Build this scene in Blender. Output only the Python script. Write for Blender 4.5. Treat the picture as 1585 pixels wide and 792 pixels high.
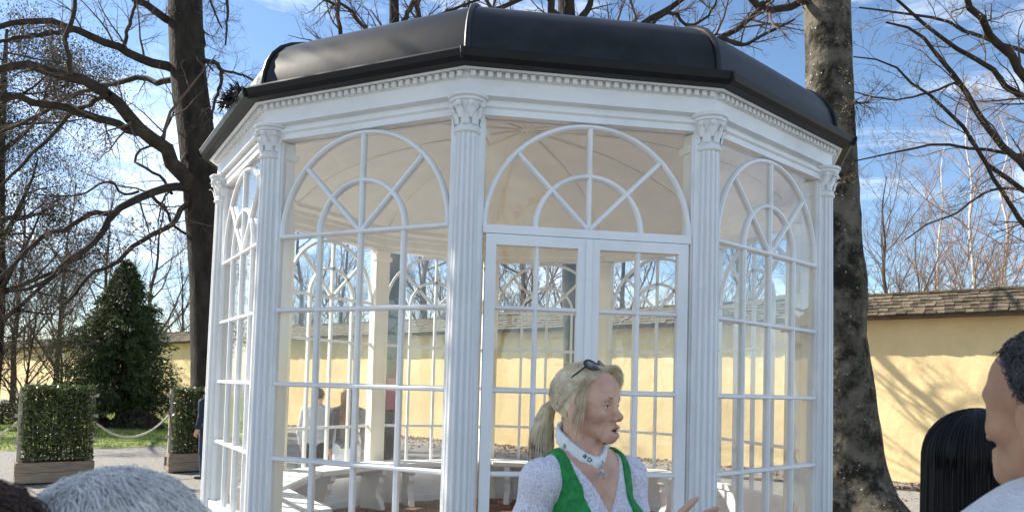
import bpy, math, random
import numpy as np
from mathutils import Matrix, Vector

for _o in list(bpy.data.objects):
    bpy.data.objects.remove(_o)
S = bpy.context.scene
COL = S.collection
rad = math.radians
rng = np.random.default_rng(11)

# ---------------------------------------------------------------- camera
FPX, CYP, PITCH, ROLL, YAW, CXP, CAMH = 1138.1, 552.5, 0.040, 0.027, -0.011, 792.5, 1.65
CAM = np.array([0, 0, CAMH])
_f0 = np.array([math.sin(YAW), math.cos(YAW), 0]); _r0 = np.array([math.cos(YAW), -math.sin(YAW), 0])
FW = _f0*math.cos(PITCH) + np.array([0, 0, math.sin(PITCH)])
_u0 = -_f0*math.sin(PITCH) + np.array([0, 0, math.cos(PITCH)])
RT = _r0*math.cos(ROLL) + _u0*math.sin(ROLL)
UP = _u0*math.cos(ROLL) - _r0*math.sin(ROLL)
cd = bpy.data.cameras.new('camera'); cam = bpy.data.objects.new('camera', cd); COL.objects.link(cam)
M4 = Matrix(((RT[0], UP[0], -FW[0], 0), (RT[1], UP[1], -FW[1], 0), (RT[2], UP[2], -FW[2], CAMH), (0, 0, 0, 1)))
cam.matrix_world = M4
cd.sensor_width = 36; cd.lens = FPX/1585*36; cd.shift_y = (CYP-396)/1585
cd.clip_start = 0.05; cd.clip_end = 2000
cd.dof.use_dof = True; cd.dof.focus_distance = 4.5; cd.dof.aperture_fstop = 9.0
S.camera = cam

# ---------------------------------------------------------------- sky, sun, exposure
SUN_AZ = rad(-71.0)          # towards the sun, measured from +Y to +X
SUN_EL = rad(35.0)
S.world = bpy.data.worlds.new('World'); S.world.use_nodes = True
wt = S.world.node_tree; wt.nodes.clear()
def wn(t): return wt.nodes.new(t)
def wl(a, b): wt.links.new(a, b)
wo = wn('ShaderNodeOutputWorld'); bg = wn('ShaderNodeBackground'); wl(bg.outputs[0], wo.inputs[0])
sk = wn('ShaderNodeTexSky'); sk.sky_type = 'NISHITA'; sk.sun_disc = False
sk.sun_elevation = SUN_EL; sk.sun_rotation = SUN_AZ; sk.air_density = 1.0; sk.dust_density = 0.35; sk.ozone_density = 2.0; sk.altitude = 430
bg.inputs[1].default_value = 0.096
tc = wn('ShaderNodeTexCoord'); mp = wn('ShaderNodeMapping'); mp.inputs['Scale'].default_value = (1.0, 1.0, 3.2); mp.inputs['Location'].default_value = (5.5, -2.0, 0.2)
wl(tc.outputs['Generated'], mp.inputs[0])
nz = wn('ShaderNodeTexNoise'); nz.inputs['Scale'].default_value = 2.4; nz.inputs['Detail'].default_value = 9; nz.inputs['Roughness'].default_value = 0.62; nz.inputs['Distortion'].default_value = 0.5
wl(mp.outputs[0], nz.inputs['Vector'])
cr = wn('ShaderNodeValToRGB'); cr.color_ramp.elements[0].position = 0.475; cr.color_ramp.elements[0].color = (0, 0, 0, 1); cr.color_ramp.elements[1].position = 0.82; cr.color_ramp.elements[1].color = (0.9, 0.9, 0.9, 1)
wl(nz.outputs['Fac'], cr.inputs[0])
mx = wn('ShaderNodeMix'); mx.data_type = 'RGBA'; mx.inputs['B'].default_value = (13.0, 13.4, 14.0, 1)
wl(cr.outputs[0], mx.inputs['Factor']); hs = wn('ShaderNodeHueSaturation'); hs.inputs['Saturation'].default_value = 1.06; wl(sk.outputs[0], hs.inputs['Color']); wl(hs.outputs[0], mx.inputs['A']); wl(mx.outputs['Result'], bg.inputs[0])
sl = bpy.data.lights.new('sun', 'SUN'); sl.energy = 5.0; sl.angle = rad(0.5); sl.color = (1.0, 0.93, 0.82)
so = bpy.data.objects.new('sun', sl); COL.objects.link(so)
SUNV = Vector((math.sin(SUN_AZ)*math.cos(SUN_EL), math.cos(SUN_AZ)*math.cos(SUN_EL), math.sin(SUN_EL)))
so.rotation_euler = SUNV.to_track_quat('Z', 'Y').to_euler(); so.location = SUNV*60
S.view_settings.view_transform = 'Standard'; S.view_settings.look = 'None'; S.view_settings.exposure = 1.15; S.view_settings.gamma = 1.0
S.view_settings.use_curve_mapping = False
S.render.engine = 'CYCLES'
S.cycles.max_bounces = 8; S.cycles.transparent_max_bounces = 24; S.cycles.diffuse_bounces = 4; S.cycles.glossy_bounces = 3
S.cycles.sample_clamp_indirect = 6
S.cycles.use_denoising = True; S.cycles.denoising_prefilter = 'ACCURATE'

# ---------------------------------------------------------------- materials
MATS = {}
def mat(name, col, rough=0.6, var=0.12, scale=6.0, bump=0.0, bscale=60.0, spec=0.4, col2=None, rnd=0.0, metallic=0.0, coords='Object', stretch=None, detail=4.0, lo=0.35, hi=0.65, bdist=0.01):
    if name in MATS: return MATS[name]
    m = bpy.data.materials.new(name); m.use_nodes = True; MATS[name] = m
    t = m.node_tree; N = t.nodes; L = t.links; p = N['Principled BSDF']
    p.inputs['Roughness'].default_value = rough; p.inputs['Metallic'].default_value = metallic
    p.inputs['Specular IOR Level'].default_value = spec
    c = N.new('ShaderNodeTexCoord'); v = c.outputs[coords]
    if stretch:
        mpn = N.new('ShaderNodeMapping'); mpn.inputs['Scale'].default_value = stretch; L.new(v, mpn.inputs[0]); v = mpn.outputs[0]
    n = N.new('ShaderNodeTexNoise'); n.inputs['Scale'].default_value = scale; n.inputs['Detail'].default_value = detail; n.inputs['Roughness'].default_value = 0.6
    L.new(v, n.inputs['Vector'])
    r = N.new('ShaderNodeValToRGB'); e = r.color_ramp.elements
    a = [max(0, x*(1-var)) for x in col]; b = [min(1, x*(1+var)) for x in col] if col2 is None else list(col2)
    e[0].position = lo; e[1].position = hi; e[0].color = (*a, 1); e[1].color = (*b, 1)
    L.new(n.outputs['Fac'], r.inputs[0]); out = r.outputs[0]
    if rnd > 0:
        oi = N.new('ShaderNodeObjectInfo'); h = N.new('ShaderNodeHueSaturation'); mr = N.new('ShaderNodeMapRange')
        mr.inputs['To Min'].default_value = 1-rnd; mr.inputs['To Max'].default_value = 1+rnd
        L.new(oi.outputs['Random'], mr.inputs['Value']); L.new(mr.outputs[0], h.inputs['Value']); L.new(out, h.inputs['Color']); out = h.outputs[0]
    L.new(out, p.inputs['Base Color'])
    if bump > 0:
        n2 = N.new('ShaderNodeTexNoise'); n2.inputs['Scale'].default_value = bscale; n2.inputs['Detail'].default_value = 5; L.new(v, n2.inputs['Vector'])
        bm = N.new('ShaderNodeBump'); bm.inputs['Strength'].default_value = bump; bm.inputs['Distance'].default_value = bdist
        L.new(n2.outputs['Fac'], bm.inputs['Height']); L.new(bm.outputs[0], p.inputs['Normal'])
    return m
def glass_mat():
    m = bpy.data.materials.new('window_glass'); m.use_nodes = True; t = m.node_tree; N = t.nodes; L = t.links
    N.remove(N['Principled BSDF']); out = N['Material Output']
    lw = N.new('ShaderNodeLayerWeight'); lw.inputs[0].default_value = 0.5
    pw = N.new('ShaderNodeMath'); pw.operation = 'POWER'; pw.inputs[1].default_value = 4.0; L.new(lw.outputs['Facing'], pw.inputs[0])
    ma = N.new('ShaderNodeMath'); ma.operation = 'MULTIPLY_ADD'; ma.inputs[1].default_value = 0.9; ma.inputs[2].default_value = 0.050; L.new(pw.outputs[0], ma.inputs[0])
    tr = N.new('ShaderNodeBsdfTransparent'); tr.inputs[0].default_value = (0.985, 0.992, 0.988, 1)
    gl = N.new('ShaderNodeBsdfGlossy'); gl.inputs['Roughness'].default_value = 0.006
    c = N.new('ShaderNodeTexCoord'); n = N.new('ShaderNodeTexNoise'); n.inputs['Scale'].default_value = 3.0; L.new(c.outputs['Object'], n.inputs[0])
    b = N.new('ShaderNodeBump'); b.inputs['Strength'].default_value = 0.05; b.inputs['Distance'].default_value = 0.05; L.new(n.outputs['Fac'], b.inputs['Height']); L.new(b.outputs[0], gl.inputs['Normal'])
    mxs = N.new('ShaderNodeMixShader'); L.new(ma.outputs[0], mxs.inputs[0]); L.new(tr.outputs[0], mxs.inputs[1]); L.new(gl.outputs[0], mxs.inputs[2]); L.new(mxs.outputs[0], out.inputs[0])
    return m
def leaf_mat(name, col, col2, rough=0.5, scale=3.0, trans=0.25):
    m = mat(name, col, rough, 0.1, scale, col2=col2, spec=0.35)
    t = m.node_tree; N = t.nodes; L = t.links; p = N['Principled BSDF']; out = N['Material Output']
    tl = N.new('ShaderNodeBsdfTranslucent'); src = p.inputs['Base Color'].links[0].from_socket; L.new(src, tl.inputs[0])
    ms = N.new('ShaderNodeMixShader'); ms.inputs[0].default_value = trans; L.new(p.outputs[0], ms.inputs[1]); L.new(tl.outputs[0], ms.inputs[2]); L.new(ms.outputs[0], out.inputs[0])
    return m
M_WHITE = mat('white_paint', (0.76, 0.77, 0.77), 0.38, 0.09, 2.2, 0.06, 90, 0.45, detail=10, lo=0.30, hi=0.55)
M_SHAFT = mat('white_column_paint', (0.76, 0.77, 0.77), 0.35, 0.04, 3.0, spec=0.45)
M_CREAM = mat('cream_paint', (0.90, 0.85, 0.71), 0.5, 0.04, 3.0, 0.05, 60)
M_ROOF = mat('black_sheet_roof', (0.008, 0.009, 0.010), 0.42, 0.35, 4.0, 0.06, 9, 0.3, col2=(0.018, 0.0195, 0.021))
M_GUTTER = mat('black_gutter_metal', (0.008, 0.009, 0.010), 0.45, 0.2, 6.0, 0.03, 30, 0.25)
M_GLASS = glass_mat()
M_BRICK = mat('brick_paver', (0.23, 0.125, 0.09), 0.8, 0.2, 20.0, 0.25, 90, 0.2, rnd=0.3)
M_MORTAR = mat('paver_joint', (0.2, 0.17, 0.14), 0.9, 0.2, 30.0)
M_PLASTER = mat('yellow_plaster', (0.81, 0.62, 0.33), 0.9, 0.11, 0.9, 0.35, 7.0, 0.15, detail=8, bdist=0.03)
M_SHINGLE = mat('wood_shingle', (0.115, 0.093, 0.064), 0.85, 0.35, 9.0, 0.5, 40, 0.2, rnd=0.5, stretch=(1, 6, 6))
M_TIMBER = mat('eave_timber', (0.13, 0.085, 0.055), 0.8, 0.2, 8.0, 0.3, 30, 0.2)
M_STONE = mat('platform_stone', (0.36, 0.35, 0.32), 0.85, 0.15, 7.0, 0.3, 50, 0.2)
M_BARK = mat('grey_bark', (0.036, 0.031, 0.025), 0.9, 0.4, 5.0, 0.7, 18, 0.15, stretch=(1, 1, 0.35), bdist=0.03)
M_BRANCH = mat('branch_bark', (0.050, 0.042, 0.034), 0.9, 0.3, 5.0, 0.3, 30, 0.1)
M_TWIG = mat('twig_bark', (0.13, 0.10, 0.078), 0.9, 0.25, 3.0, spec=0.1)
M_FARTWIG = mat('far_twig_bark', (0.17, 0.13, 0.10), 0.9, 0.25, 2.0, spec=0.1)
M_BIRCH = mat('birch_bark', (0.55, 0.53, 0.48), 0.8, 0.3, 6.0, spec=0.2)
M_BIRCHTWIG = mat('birch_twig', (0.34, 0.23, 0.17), 0.9, 0.2, 3.0, spec=0.1)
M_YEW = leaf_mat('conifer_needles', (0.035, 0.065, 0.025), (0.13, 0.18, 0.07))
M_HEDGE = leaf_mat('hedge_leaf', (0.045, 0.075, 0.022), (0.14, 0.17, 0.065), 0.35, 9.0)
M_DARKLEAF = leaf_mat('dull_leaf', (0.035, 0.035, 0.022), (0.085, 0.075, 0.05), 0.55, 2.0)
M_BUD = leaf_mat('pale_bud', (0.30, 0.27, 0.15), (0.42, 0.38, 0.22), 0.6, 3.0)
M_DRYLEAF = leaf_mat('dry_leaf', (0.16, 0.085, 0.045), (0.27, 0.16, 0.085), 0.6, 3.0)
M_GRASS = leaf_mat('grass_blade', (0.12, 0.19, 0.03), (0.28, 0.36, 0.08), 0.5, 0.8)
M_WOOD = mat('weathered_planter_wood', (0.25, 0.20, 0.15), 0.8, 0.25, 4.0, 0.35, 30, 0.2, rnd=0.12, stretch=(1, 1, 8))
M_PALEWOOD = mat('pale_post_wood', (0.46, 0.41, 0.33), 0.75, 0.15, 5.0, 0.2, 30, 0.2)
M_ROPE = mat('white_rope', (0.62, 0.58, 0.48), 0.9, 0.2, 60.0, 0.6, 150, 0.1)
M_SIGN = mat('pink_sign', (0.34, 0.07, 0.09), 0.6, 0.1, 5.0)

# ---------------------------------------------------------------- helpers
def link(o, parent=None):
    COL.objects.link(o)
    if parent is not None: o.parent = parent
    return o
def tag(o, label=None, cat=None, group=None, kind=None):
    if label: o['label'] = label
    if cat: o['category'] = cat
    if group: o['group'] = group
    if kind: o['kind'] = kind
    return o
def empty(name, loc=(0, 0, 0), rz=0.0, parent=None):
    o = bpy.data.objects.new(name, None); o.location = loc; o.rotation_euler = (0, 0, rz); o.empty_display_size = 0.2
    return link(o, parent)
def np_mesh(name, V, F, m=None, smooth=False):
    V = np.asarray(V, dtype=np.float32).reshape(-1, 3)
    me = bpy.data.meshes.new(name)
    if isinstance(F, np.ndarray):
        k = F.shape[1]; nf = F.shape[0]
        me.vertices.add(len(V)); me.vertices.foreach_set('co', V.ravel())
        me.loops.add(nf*k); me.loops.foreach_set('vertex_index', F.astype(np.int32).ravel())
        me.polygons.add(nf); me.polygons.foreach_set('loop_start', np.arange(0, nf*k, k, dtype=np.int32))
        me.update(calc_edges=True)
    else:
        me.from_pydata(V.tolist(), [], F); me.update()
    if m: me.materials.append(m)
    if smooth: me.polygons.foreach_set('use_smooth', np.ones(len(me.polygons), dtype=bool))
    return me
def obj(name, me, parent=None, loc=(0, 0, 0), rz=0.0):
    o = bpy.data.objects.new(name, me); o.location = loc; o.rotation_euler = (0, 0, rz)
    return link(o, parent)
class MB:
    def __init__(s): s.v = []; s.f = []
    def add(s, V, F):
        b = len(s.v); s.v.extend([tuple(map(float, p)) for p in V]); s.f.extend([tuple(i+b for i in q) for q in F]); return s
    def box(s, x0, x1, y0, y1, z0, z1):
        return s.add([(x0, y0, z0), (x1, y0, z0), (x1, y1, z0), (x0, y1, z0), (x0, y0, z1), (x1, y0, z1), (x1, y1, z1), (x0, y1, z1)],
                     [(0, 3, 2, 1), (4, 5, 6, 7), (0, 1, 5, 4), (1, 2, 6, 5), (2, 3, 7, 6), (3, 0, 4, 7)])
    def bevbox(s, x0, x1, y0, y1, z0, z1, b=0.005):
        # box with chamfered vertical and top edges
        V = []
        for z, i in ((z0, 0), (z1-b, 0), (z1, b)):
            V += [(x0+i+b, y0+i, z), (x1-i-b, y0+i, z), (x1-i, y0+i+b, z), (x1-i, y1-i-b, z), (x1-i-b, y1-i, z), (x0+i+b, y1-i, z), (x0+i, y1-i-b, z), (x0+i, y0+i+b, z)]
        F = [tuple(range(7, -1, -1)), tuple(range(16, 24))]
        for k in (0, 8):
            for i in range(8): F.append((k+i, k+(i+1) % 8, k+8+(i+1) % 8, k+8+i))
        return s.add(V, F)
    def prism(s, poly, y0, y1):      # poly in (x,z), counter-clockwise seen from -y
        n = len(poly); V = [(x, y0, z) for x, z in poly]+[(x, y1, z) for x, z in poly]
        F = [tuple(range(n)), tuple(range(2*n-1, n-1, -1))]
        for i in range(n):
            j = (i+1) % n; F.append((j, i, n+i, n+j))
        return s.add(V, F)
    def lathe(s, prof, seg=24, c=(0, 0, 0), cap=True):
        n = len(prof); V = []; F = []
        for r, z in prof:
            for k in range(seg):
                a = 2*math.pi*k/seg; V.append((c[0]+r*math.cos(a), c[1]+r*math.sin(a), c[2]+z))
        for i in range(n-1):
            for k in range(seg):
                q = (k+1) % seg; F.append((i*seg+k, i*seg+q, (i+1)*seg+q, (i+1)*seg+k))
        if cap: F.append(tuple(range(seg-1, -1, -1))); F.append(tuple((n-1)*seg+k for k in range(seg)))
        return s.add(V, F)
    def tube(s, pts, r, seg=8, cap=True):
        P = np.asarray(pts, float); R = np.full(len(P), r, float) if np.isscalar(r) else np.asarray(r, float)
        T = np.gradient(P, axis=0); T /= np.linalg.norm(T, axis=1, keepdims=True)+1e-12
        ref = np.array([0, 0, 1.0]) if abs(T[0][2]) < 0.9 else np.array([1.0, 0, 0])
        V = []; n = len(P)
        A = np.cross(T[0], ref); A /= np.linalg.norm(A)
        for i in range(n):
            A = A-T[i]*np.dot(A, T[i]); A /= np.linalg.norm(A)+1e-12; B = np.cross(T[i], A)
            for k in range(seg):
                a = 2*math.pi*k/seg; V.append(P[i]+R[i]*(A*math.cos(a)+B*math.sin(a)))
        F = []
        for i in range(n-1):
            for k in range(seg):
                q = (k+1) % seg; F.append((i*seg+k, i*seg+q, (i+1)*seg+q, (i+1)*seg+k))
        if cap: F.append(tuple(range(seg-1, -1, -1))); F.append(tuple((n-1)*seg+k for k in range(seg)))
        return s.add(V, F)
    def mesh(s, name, m, smooth=False):
        me = np_mesh(name, np.array(s.v), s.f, m, False)
        if smooth:
            me.polygons.foreach_set('use_smooth', np.ones(len(me.polygons), dtype=bool))
            try: me.set_sharp_from_angle(angle=rad(38))
            except Exception: pass
        return me
    def build(s, name, m, parent=None, smooth=False, loc=(0, 0, 0), rz=0.0):
        return obj(name, s.mesh(name, m, smooth), parent, loc, rz)
def px(x, y, d):
    """point of the place that stands d metres in front of the camera in the direction of a pixel of the photograph"""
    return CAM + d*(FW + (x-CXP)/FPX*RT - (y-CYP)/FPX*UP)
def ground_px(x, d):
    v = px(x, 600, d); return np.array([v[0], v[1], 0.0])
def copy_tree(o, parent=None):
    c = o.copy(); COL.objects.link(c); c.parent = parent
    for ch in list(o.children): copy_tree(ch, c)
    return c
# ================================================================ the setting
def wall_y(x): return 20.6-0.80*x
gv = []; gf = []
gx = np.concatenate([np.linspace(-400, -40, 7), np.linspace(-30, 20, 26), np.linspace(30, 400, 7)]); gy = np.concatenate([np.linspace(-200, -12, 6), np.linspace(-10, 40, 26), np.linspace(50, 900, 8)])
for yy in gy:
    for xx in gx: gv.append((xx, yy, 0.0))
nx_ = len(gx)
for j in range(len(gy)-1):
    for i in range(nx_-1): gf.append((j*nx_+i, j*nx_+i+1, (j+1)*nx_+i+1, (j+1)*nx_+i))
M_GRAVEL = mat('gravel', (0.24, 0.225, 0.20), 0.95, 0.35, 26.0, 0.9, 70, 0.15, col2=(0.42, 0.40, 0.365), detail=9, bdist=0.02)
tag(obj('ground', np_mesh('ground', gv, gf, M_GRAVEL)), kind='structure')
# lawn, a sheet on the gravel, on the left up to the wall
M_LAWN = mat('lawn_soil', (0.15, 0.20, 0.05), 0.95, 0.4, 4.0, 0.6, 40, 0.1, col2=(0.30, 0.35, 0.12), detail=8)
lp = [px(-420, 690, 17.0), px(-100, 700, 15.6), px(60, 703, 15.6), px(150, 695, 16.6), px(265, 690, 17.8), px(345, 690, 20.0), px(420, 680, 24.0), px(330, 640, 29.5), px(100, 640, 37), px(-420, 640, 60)]
tag(obj('lawn', np_mesh('lawn', [(p[0], p[1], 0.006) for p in lp], [tuple(range(len(lp)))], M_LAWN)), kind='structure')
LAWN = np.array([(p[0], p[1]) for p in lp])
def inside(P, poly):
    x, y = P[:, 0], P[:, 1]; r = np.zeros(len(P), bool); n = len(poly)
    for i in range(n):
        x0, y0 = poly[i]; x1, y1 = poly[(i+1) % n]
        c = ((y0 > y) != (y1 > y)) & (x < (x1-x0)*(y-y0)/(y1-y0+1e-12)+x0); r ^= c
    return r
def leaf_cards(C, size, rng, up=0.0, aspect=0.5, dirs=None):
    """many small folded leaves (two triangles each) at the centres C"""
    n = len(C); size = np.broadcast_to(np.asarray(size, float), (n,))
    a = rng.normal(size=(n, 3)) if dirs is None else dirs+rng.normal(size=(n, 3))*0.35
    a[:, 2] += up; a /= np.linalg.norm(a, axis=1, keepdims=True)+1e-9
    b = np.cross(a, rng.normal(size=(n, 3))); b /= np.linalg.norm(b, axis=1, keepdims=True)+1e-9
    c = np.cross(a, b)
    s = size[:, None]
    V = np.stack([C-a*s*0.5, C+b*s*aspect*0.5+c*s*0.1, C+a*s*0.5, C-b*s*aspect*0.5+c*s*0.1], 1).reshape(-1, 3)
    F = (np.arange(n)*4)[:, None]+np.array([0, 1, 2, 3])
    return V, F
pts = np.column_stack([rng.uniform(LAWN[:, 0].min(), LAWN[:, 0].max(), 260000), rng.uniform(LAWN[:, 1].min(), LAWN[:, 1].max(), 260000)])
pts = pts[inside(pts, LAWN)]
pts = pts[(pts[:, 0]/pts[:, 1] > -0.75)][:60000]
C = np.column_stack([pts, rng.uniform(0.02, 0.05, len(pts))])
V, F = leaf_cards(C, rng.uniform(0.06, 0.12, len(C)), rng, up=1.6, aspect=0.2)
tag(obj('lawn_grass', np_mesh('lawn_grass', V, F, M_GRASS)), 'short green grass of the lawn behind the planted screens', 'grass', kind='stuff')
# dry leaves strewn along the foot of the wall
xs = rng.uniform(-16, 11, 4500); off = np.abs(rng.normal(0, 1.1, 4500))+0.15
C = np.column_stack([xs-off*0.62, wall_y(xs)-off*0.78, rng.uniform(0.008, 0.03, 4500)])
V, F = leaf_cards(C, rng.uniform(0.04, 0.09, len(C)), rng, aspect=0.6)
tag(obj('fallen_leaves', np_mesh('fallen_leaves', V, F, M_DRYLEAF)), 'brown fallen leaves strewn along the foot of the yellow wall', 'leaves', kind='stuff')

# ---------------------------------------------------------------- the yellow wall with its shingled coping
WANG = math.atan2(-0.80, 1.0); WN = np.array([-math.sin(-WANG), -math.cos(WANG)])       # facing the camera
WO = np.array([0.0, 20.6, 0.0])                                                          # local x along the wall
wall = empty('garden_wall', tuple(WO), WANG)
tag(wall, 'long yellow plastered garden wall with a wood shingle coping behind the gazebo', 'wall')
X0, X1, HE = -46.0, 20.0, 3.26
wv = []; wf = []
nxw, nzw = 221, 14
wob = rng.normal(0, 0.006, (nzw, nxw))
for j in range(nzw):
    for i in range(nxw): wv.append((X0+(X1-X0)*i/(nxw-1), wob[j, i], HE*j/(nzw-1)))
for j in range(nzw-1):
    for i in range(nxw-1): a = j*nxw+i; wf.append((a, a+1, a+nxw+1, a+nxw))
b0 = len(wv)
for x in (X0, X1):
    for z in (0, HE): wv.append((x, 0.45, z))
wf += [(b0, b0+1, b0+3, b0+2)]
obj('plaster_face', np_mesh('plaster_face', wv, wf, M_PLASTER, True), wall)
MB().box(X0, X1, -0.30, 0.75, HE-0.075, HE-0.03).build('eave_board', M_TIMBER, wall)
MB().box(X0, X1, -0.335, -0.303, HE-0.10, HE-0.0).build('fascia_board', M_TIMBER, wall)
MB().add([(X0, -0.33, HE-0.02), (X1, -0.33, HE-0.02), (X1, 0.225, HE+0.43), (X0, 0.225, HE+0.43), (X0, 0.78, HE-0.02), (X1, 0.78, HE-0.02)], [(0, 1, 2, 3), (3, 2, 5, 4)]).build('roof_boarding', M_TIMBER, wall)
sh = MB(); sh.box(-0.078, 0.078, -0.115, 0.06, 0.0, 0.016); shm = []
slope = math.atan2(0.45, 0.555)
for k in range(4):
    q = MB(); w = 0.062+0.012*k; q.box(-w, w, -0.10-0.004*k, 0.07, 0.003, 0.022+0.004*(k % 3)); shm.append((w, q.mesh('shingle', M_SHINGLE)))
ROWS = 6; cand = []
for r in range(ROWS):
    x = X1-rng.uniform(0, 0.1)
    t = (r+0.55)/ROWS
    while x > X0:
        k = int(rng.integers(4)); w = shm[k][0]
        cand.append((x-w, -0.335+0.555*t, HE-0.012+0.45*t+rng.normal(0, 0.003), k, -0.12+rng.normal(0, 0.025), rng.normal(0, 0.03))); x -= 2*w+0.006
xvis = 13.2
near = sorted([c for c in cand if c[0] < xvis], key=lambda c: -c[0])[:300]; nset = set(map(id, near))
for c in near:
    o = obj('shingle', shm[c[3]][1], wall, c[:3]); o.rotation_euler = (slope+c[4], 0, c[5])
V = []; F = []
for c in cand:
    if id(c) in nset: continue
    me = shm[c[3]][1]; R = np.array(Matrix.Rotation(c[5], 3, 'Z') @ Matrix.Rotation(slope+c[4], 3, 'X'))
    vv = np.array([v.co[:] for v in me.vertices])@R.T+np.array(c[:3]); b = len(V); V.extend(vv.tolist()); F.extend([tuple(b+i for i in p.vertices) for p in me.polygons])
tag(obj('shingles', np_mesh('shingles', V, F, M_SHINGLE), wall), kind='stuff')
x = X1; rg = MB(); rg.box(-0.16, 0.16, -0.07, 0.07, -0.012, 0.03); rgm = rg.mesh('ridge_cap', M_SHINGLE); nr = 0
while x > X0 and nr < 200:
    o = obj('ridge_cap', rgm, wall, (x, 0.225, HE+0.45+rng.normal(0, 0.004))); o.rotation_euler = (rng.normal(0, 0.03), rng.normal(0, 0.02), rng.normal(0, 0.03)); x -= 0.335; nr += 1
# ================================================================ the gazebo
NS = 11; PHI = 2*math.pi/NS; TH = 0.155; GC = (0.0, 6.226, 0.0); FL = 0.36
AP = 2.283; CRN = 2.388; HW = 0.576; ZF = 2.506; RS = 0.439; COSH = math.cos(PHI/2); TANH = math.tan(PHI/2)
gaz = empty('gazebo', GC, TH)
tag(gaz, 'white glazed garden pavilion with fluted columns, arched windows and a black domed roof', 'gazebo')
def face_ang(k): return (k-2)*PHI          # k=2 is the door side; local to the gazebo
def corner_ang(k): return (k-2.5)*PHI
def ring(name, prof, m, parent, smooth=False, close=False):
    V = []; F = []; n = len(prof)
    for r, z in prof:
        for k in range(NS):
            a = corner_ang(k); V.append((r*math.sin(a), -r*math.cos(a), z))
    for i in range(n-1 if not close else n):
        for k in range(NS):
            q = (k+1) % NS; j = (i+1) % n; F.append((i*NS+k, i*NS+q, j*NS+q, j*NS+k))
    return obj(name, np_mesh(name, V, F, m, smooth), parent)
# platform and floor
ring('platform', [(2.74, 0.0), (2.74, 0.165), (2.72, 0.17), (2.58, 0.17), (2.58, FL-0.025), (2.56, FL-0.012), (2.1, FL-0.012)], M_STONE, gaz)
flo = ring('floor', [(2.2, FL-0.010), (0.0, FL-0.010)], M_MORTAR, gaz)
bk = MB().bevbox(-0.097, 0.097, -0.047, 0.047, 0, 0.022, 0.003).mesh('brick', M_BRICK)
cands = []
for r in range(-22, 23):
    for c in range(-12, 13):
        x = c*0.2+(0.1 if r % 2 else 0.0); y = r*0.1
        a = math.atan2(x, -y); m_ = ((a-corner_ang(0)) % PHI)-PHI/2
        if math.hypot(x, y)*math.cos(m_) < 2.19: cands.append((x, y))
cands.sort(key=lambda p: -(p[1]+0.35*abs(p[0])))
for x, y in cands[:300]: obj('brick', bk, flo, (x, y, FL-0.012+rng.normal(0, 0.001)), rng.normal(0, 0.006))
V = []; F = []
for x, y in cands[300:]:
    vv = [(v.co.x+x, v.co.y+y, v.co.z+FL-0.012) for v in bk.vertices]; b = len(V); V += vv; F += [tuple(b+i for i in p.vertices) for p in bk.polygons]
tag(obj('bricks', np_mesh('bricks', V, F, M_BRICK), flo), kind='stuff')
# dado (panel below the windows) is part of each window; entablature
ent = ring('entablature', [(2.33, 3.095), (2.405, 3.095), (2.405, 3.125), (2.418, 3.135), (2.418, 3.150), (2.40, 3.155), (2.40, 3.172), (2.445, 3.18), (2.445, 3.265), (2.452, 3.268), (2.452, 3.302), (2.50, 3.304)], M_WHITE, gaz)
dn = MB().box(-0.0125, 0.0125, -0.024, 0.004, 0.0, 0.030).mesh('dentil', M_WHITE)
dap = 2.452*COSH; nd = 30; side = 2*dap*TANH
for k in (0, 1, 2, 3, 4):
    a = face_ang(k); n = np.array([math.sin(a), -math.cos(a)]); t = np.array([math.cos(a), math.sin(a)])
    for i in range(nd):
        p = n*dap+t*((i+0.5)/nd-0.5)*side*0.985; obj('dentil', dn, ent, (p[0], p[1], 3.2695), a)
ring('cornice_bead', [(2.484, 3.2985), (2.496, 3.2945), (2.506, 3.300), (2.506, 3.3065)], M_WHITE, ent)
ring('inner_cornice', [(2.33, 3.092), (2.295, 3.092), (2.295, 3.13), (2.275, 3.15), (2.275, 3.215), (2.25, 3.225), (2.25, 3.26), (2.20, 3.285), (2.20, 3.325)], M_CREAM, gaz)
ceil = ring('ceiling', [(2.22, 3.31), (2.02, 3.46), (1.75, 3.60), (1.4, 3.71), (0.9, 3.80), (0.4, 3.84), (0.0, 3.85)], M_CREAM, gaz)
for k in range(NS):
    a = corner_ang(k)
    MB().tube([(r*math.sin(a), -r*math.cos(a), z-0.004) for r, z in [(2.2, 3.318), (2.02, 3.46), (1.75, 3.60), (1.4, 3.71), (0.9, 3.80), (0.05, 3.848)]], 0.008, 5).build('ceiling_batten', M_CREAM, ceil)
# roof
roof = ring('roof', [(2.50, 3.302), (2.555, 3.308), (2.575, 3.330), (2.585, 3.362), (2.582, 3.372), (2.574, 3.375), (2.568, 3.362), (2.53, 3.356), (2.46, 3.362)], M_GUTTER, gaz)
rp = [(2.462, 3.355), (2.462, 3.43), (2.455, 3.50), (2.435, 3.57), (2.40, 3.635), (2.35, 3.69), (2.28, 3.735), (2.19, 3.772), (2.05, 3.81), (1.85, 3.855), (1.5, 3.925), (1.0, 4.01), (0.5, 4.08), (0.0, 4.10)]
pv = []; pf = []
NW = 7
for r, z in rp:
    for i in range(NW):
        u = (i/(NW-1)-0.5)*2; pv.append((u*r*COSH*TANH, -r*COSH-0.006*(1-u*u)*(r > 0.1), z))
for j in range(len(rp)-1):
    for i in range(NW-1): a = j*NW+i; pf.append((a, a+1, a+NW+1, a+NW))
pan = np_mesh('roof_panel', pv, pf, M_ROOF, True)
rb = MB().tube([(0, -r-0.004, z) for r, z in rp], 0.016, 7).mesh('roof_rib', M_ROOF, True)
rib_top = [(0, -r, z) for r, z in rp]
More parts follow.
